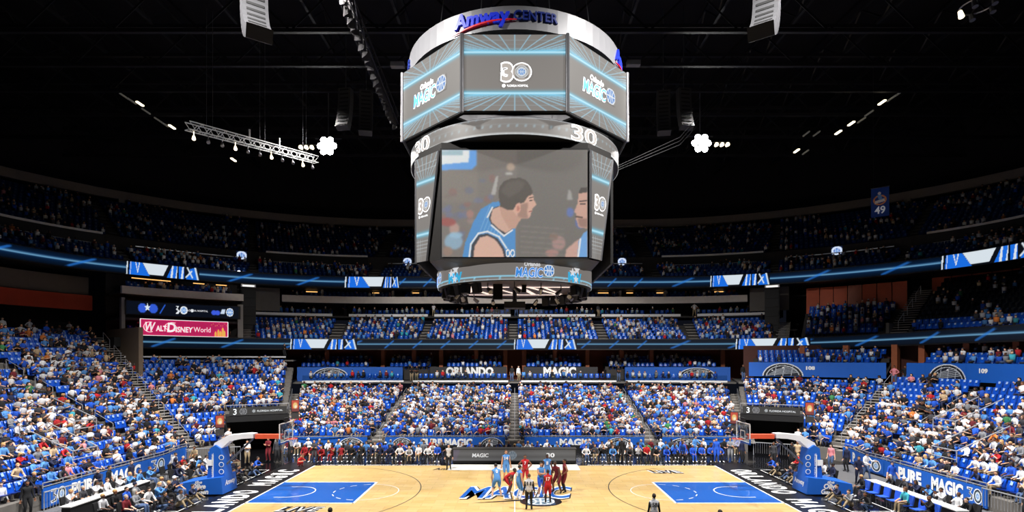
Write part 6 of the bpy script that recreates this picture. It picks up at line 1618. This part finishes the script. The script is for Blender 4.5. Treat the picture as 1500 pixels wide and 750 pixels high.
M_SEATS = attr_mat('seat_plastic', 'print', rough=0.3)
SKC = np.array([(224, 178, 150), (206, 154, 120), (140, 92, 66), (90, 58, 44)]); HRC = np.array([(28, 22, 18), (40, 30, 24), (84, 54, 34), (190, 150, 96), (30, 50, 120), (230, 230, 230)]); PTC = np.array([(60, 78, 116), (24, 24, 28), (30, 36, 64), (130, 116, 96)])
def crowd_mesh(Lk, variants, label):
    """one mesh of many seated bodies in several postures"""
    cos_, lis, lts, cols_, base = [], [], [], [], 0
    for q, parts in enumerate(variants):
        sel = [a for i, a in enumerate(Lk) if (i * 7 + i // 3) % len(variants) == q]
        n = len(sel); cc = np.zeros((n, 4, 3))
        for i in range(n):
            f = random.uniform(.8, 1.06)
            cc[i] = (np.array(CL[rnd_style()]) * f, SKC[random.choice([0, 0, 1, 1, 2, 3])], HRC[random.choice([0, 0, 0, 1, 1, 2, 2, 3, 4, 5])], PTC[random.randrange(4)])
        o = merge('crowd', parts, [tuple(a[0] + Vector((random.uniform(-.05, .05), random.uniform(-.05, .05), random.uniform(-.03, .03)))) for a in sel], [a[1] + random.uniform(-.45, .45) for a in sel], np.clip(cc, 0, 255), M_CROWD, label, scl=[random.uniform(.86, 1.06) for a in sel])
        yield o
def join_objects(objs, name):
    import bmesh
    bm = bmesh.new()
    for o in objs: bm.from_mesh(o.data)
    me = bpy.data.meshes.new(name); bm.to_mesh(me); bm.free(); me.materials.append(objs[0].data.materials[0])
    lab = objs[0]['label']
    for o in objs: bpy.data.objects.remove(o)
    o = bpy.data.objects.new(name, me); C.objects.link(o); reg(o, lab, kind='stuff'); return o
for k, pr in (('near', [low_person(q) for q in range(4)]), ('far', [tiny_person()])):
    objs = list(crowd_mesh(stuff_people.get(k, []), pr, 'spectators packed in the %s' % ('farther rows of the lower stands' if k == 'near' else 'dim middle and upper tiers and suites')))
    if len(objs) > 1: join_objects(objs, 'crowd')
    Ls = stuff_seats[k]
    back_patch = [(-.07, .20, .68), (.07, .20, .68), (.065, .262, .83), (-.065, .262, .83)]  # outline of the pale seat back patch for the joined seats
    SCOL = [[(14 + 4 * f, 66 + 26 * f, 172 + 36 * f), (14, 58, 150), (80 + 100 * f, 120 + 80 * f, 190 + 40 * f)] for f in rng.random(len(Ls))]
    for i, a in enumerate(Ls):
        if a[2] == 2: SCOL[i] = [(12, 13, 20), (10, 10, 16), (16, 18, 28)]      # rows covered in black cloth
        elif a[2] == 1: SCOL[i] = [tuple(v * .62 for v in q) for q in SCOL[i]]    # shade of the dim upper tier put into the seat colour
    merge('stadium_seats', [(lp_b.v, lp_b.f, 0), (lp_p.v, lp_p.f, 1), ([(x, y - .012, z) for x, y, z in back_patch], [(0, 1, 2, 3)], 2)], [tuple(a[0]) for a in Ls], [a[1] for a in Ls], SCOL, M_SEATS, 'rows of blue seats in the %s' % ('farther lower stands' if k == 'near' else 'middle and upper tiers'))
# standing figures on landings, walkways
for k, (U, r, z, sh_) in enumerate(((-29.2, 29.2, 9.33, 'white'), (-30.0, 29.4, 9.33, 'navy'), (-30.7, 29.0, 9.33, 'pale grey'), (-31.6, 29.3, 9.33, 'white'), (-33.0, 29.0, 9.33, 'black'), (-34.0, 29.2, 9.33, 'orange'), (-35.3, 29.2, 9.33, 'grey'), (-11.2, 23.9, 5.12, 'black'), (-10.7, 24.3, 5.12, 'black'), (-.3, 23.8, 5.12, 'black'), (.4, 24.4, 5.12, 'white'), (11.3, 24.0, 5.12, 'black'), (20.4, 21.6, 5.3, 'black'), (28.2, 20.6, 5.3, 'pink'), (28.5, 21.5, 5.3, 'black'), (-20.6, 24.6, 7.5, 'black'), (-18.0, 33, 12.75, 'navy'), (-10.0, 31.8, 12.75, 'white'), (.2, 31.9, 12.75, 'black'), (10.3, 31.9, 12.75, 'dark grey'), (18.4, 31.8, 12.75, 'white'))):
    person(tuple(P3(U, r, z)), facing(U) + R(random.uniform(-50, 50)), random.choice(['stand', 'stand_fold', 'stand_hips']), 'person in %s standing, %s on the walkway %s' % (sh_, ordn(k + 1), 'above the left end stand' if U < -21 else 'behind the right stands' if U > 20 else 'above the far lower stand' if z < 8 else 'above the middle tier'), shirt=sh_, pants=random.choice(['black', 'khaki', 'jeans']), skin=random.choice([0, 1, 2]), sleeve=random.choice(['tee', 'long']))
# walkway seats row behind the glass rail
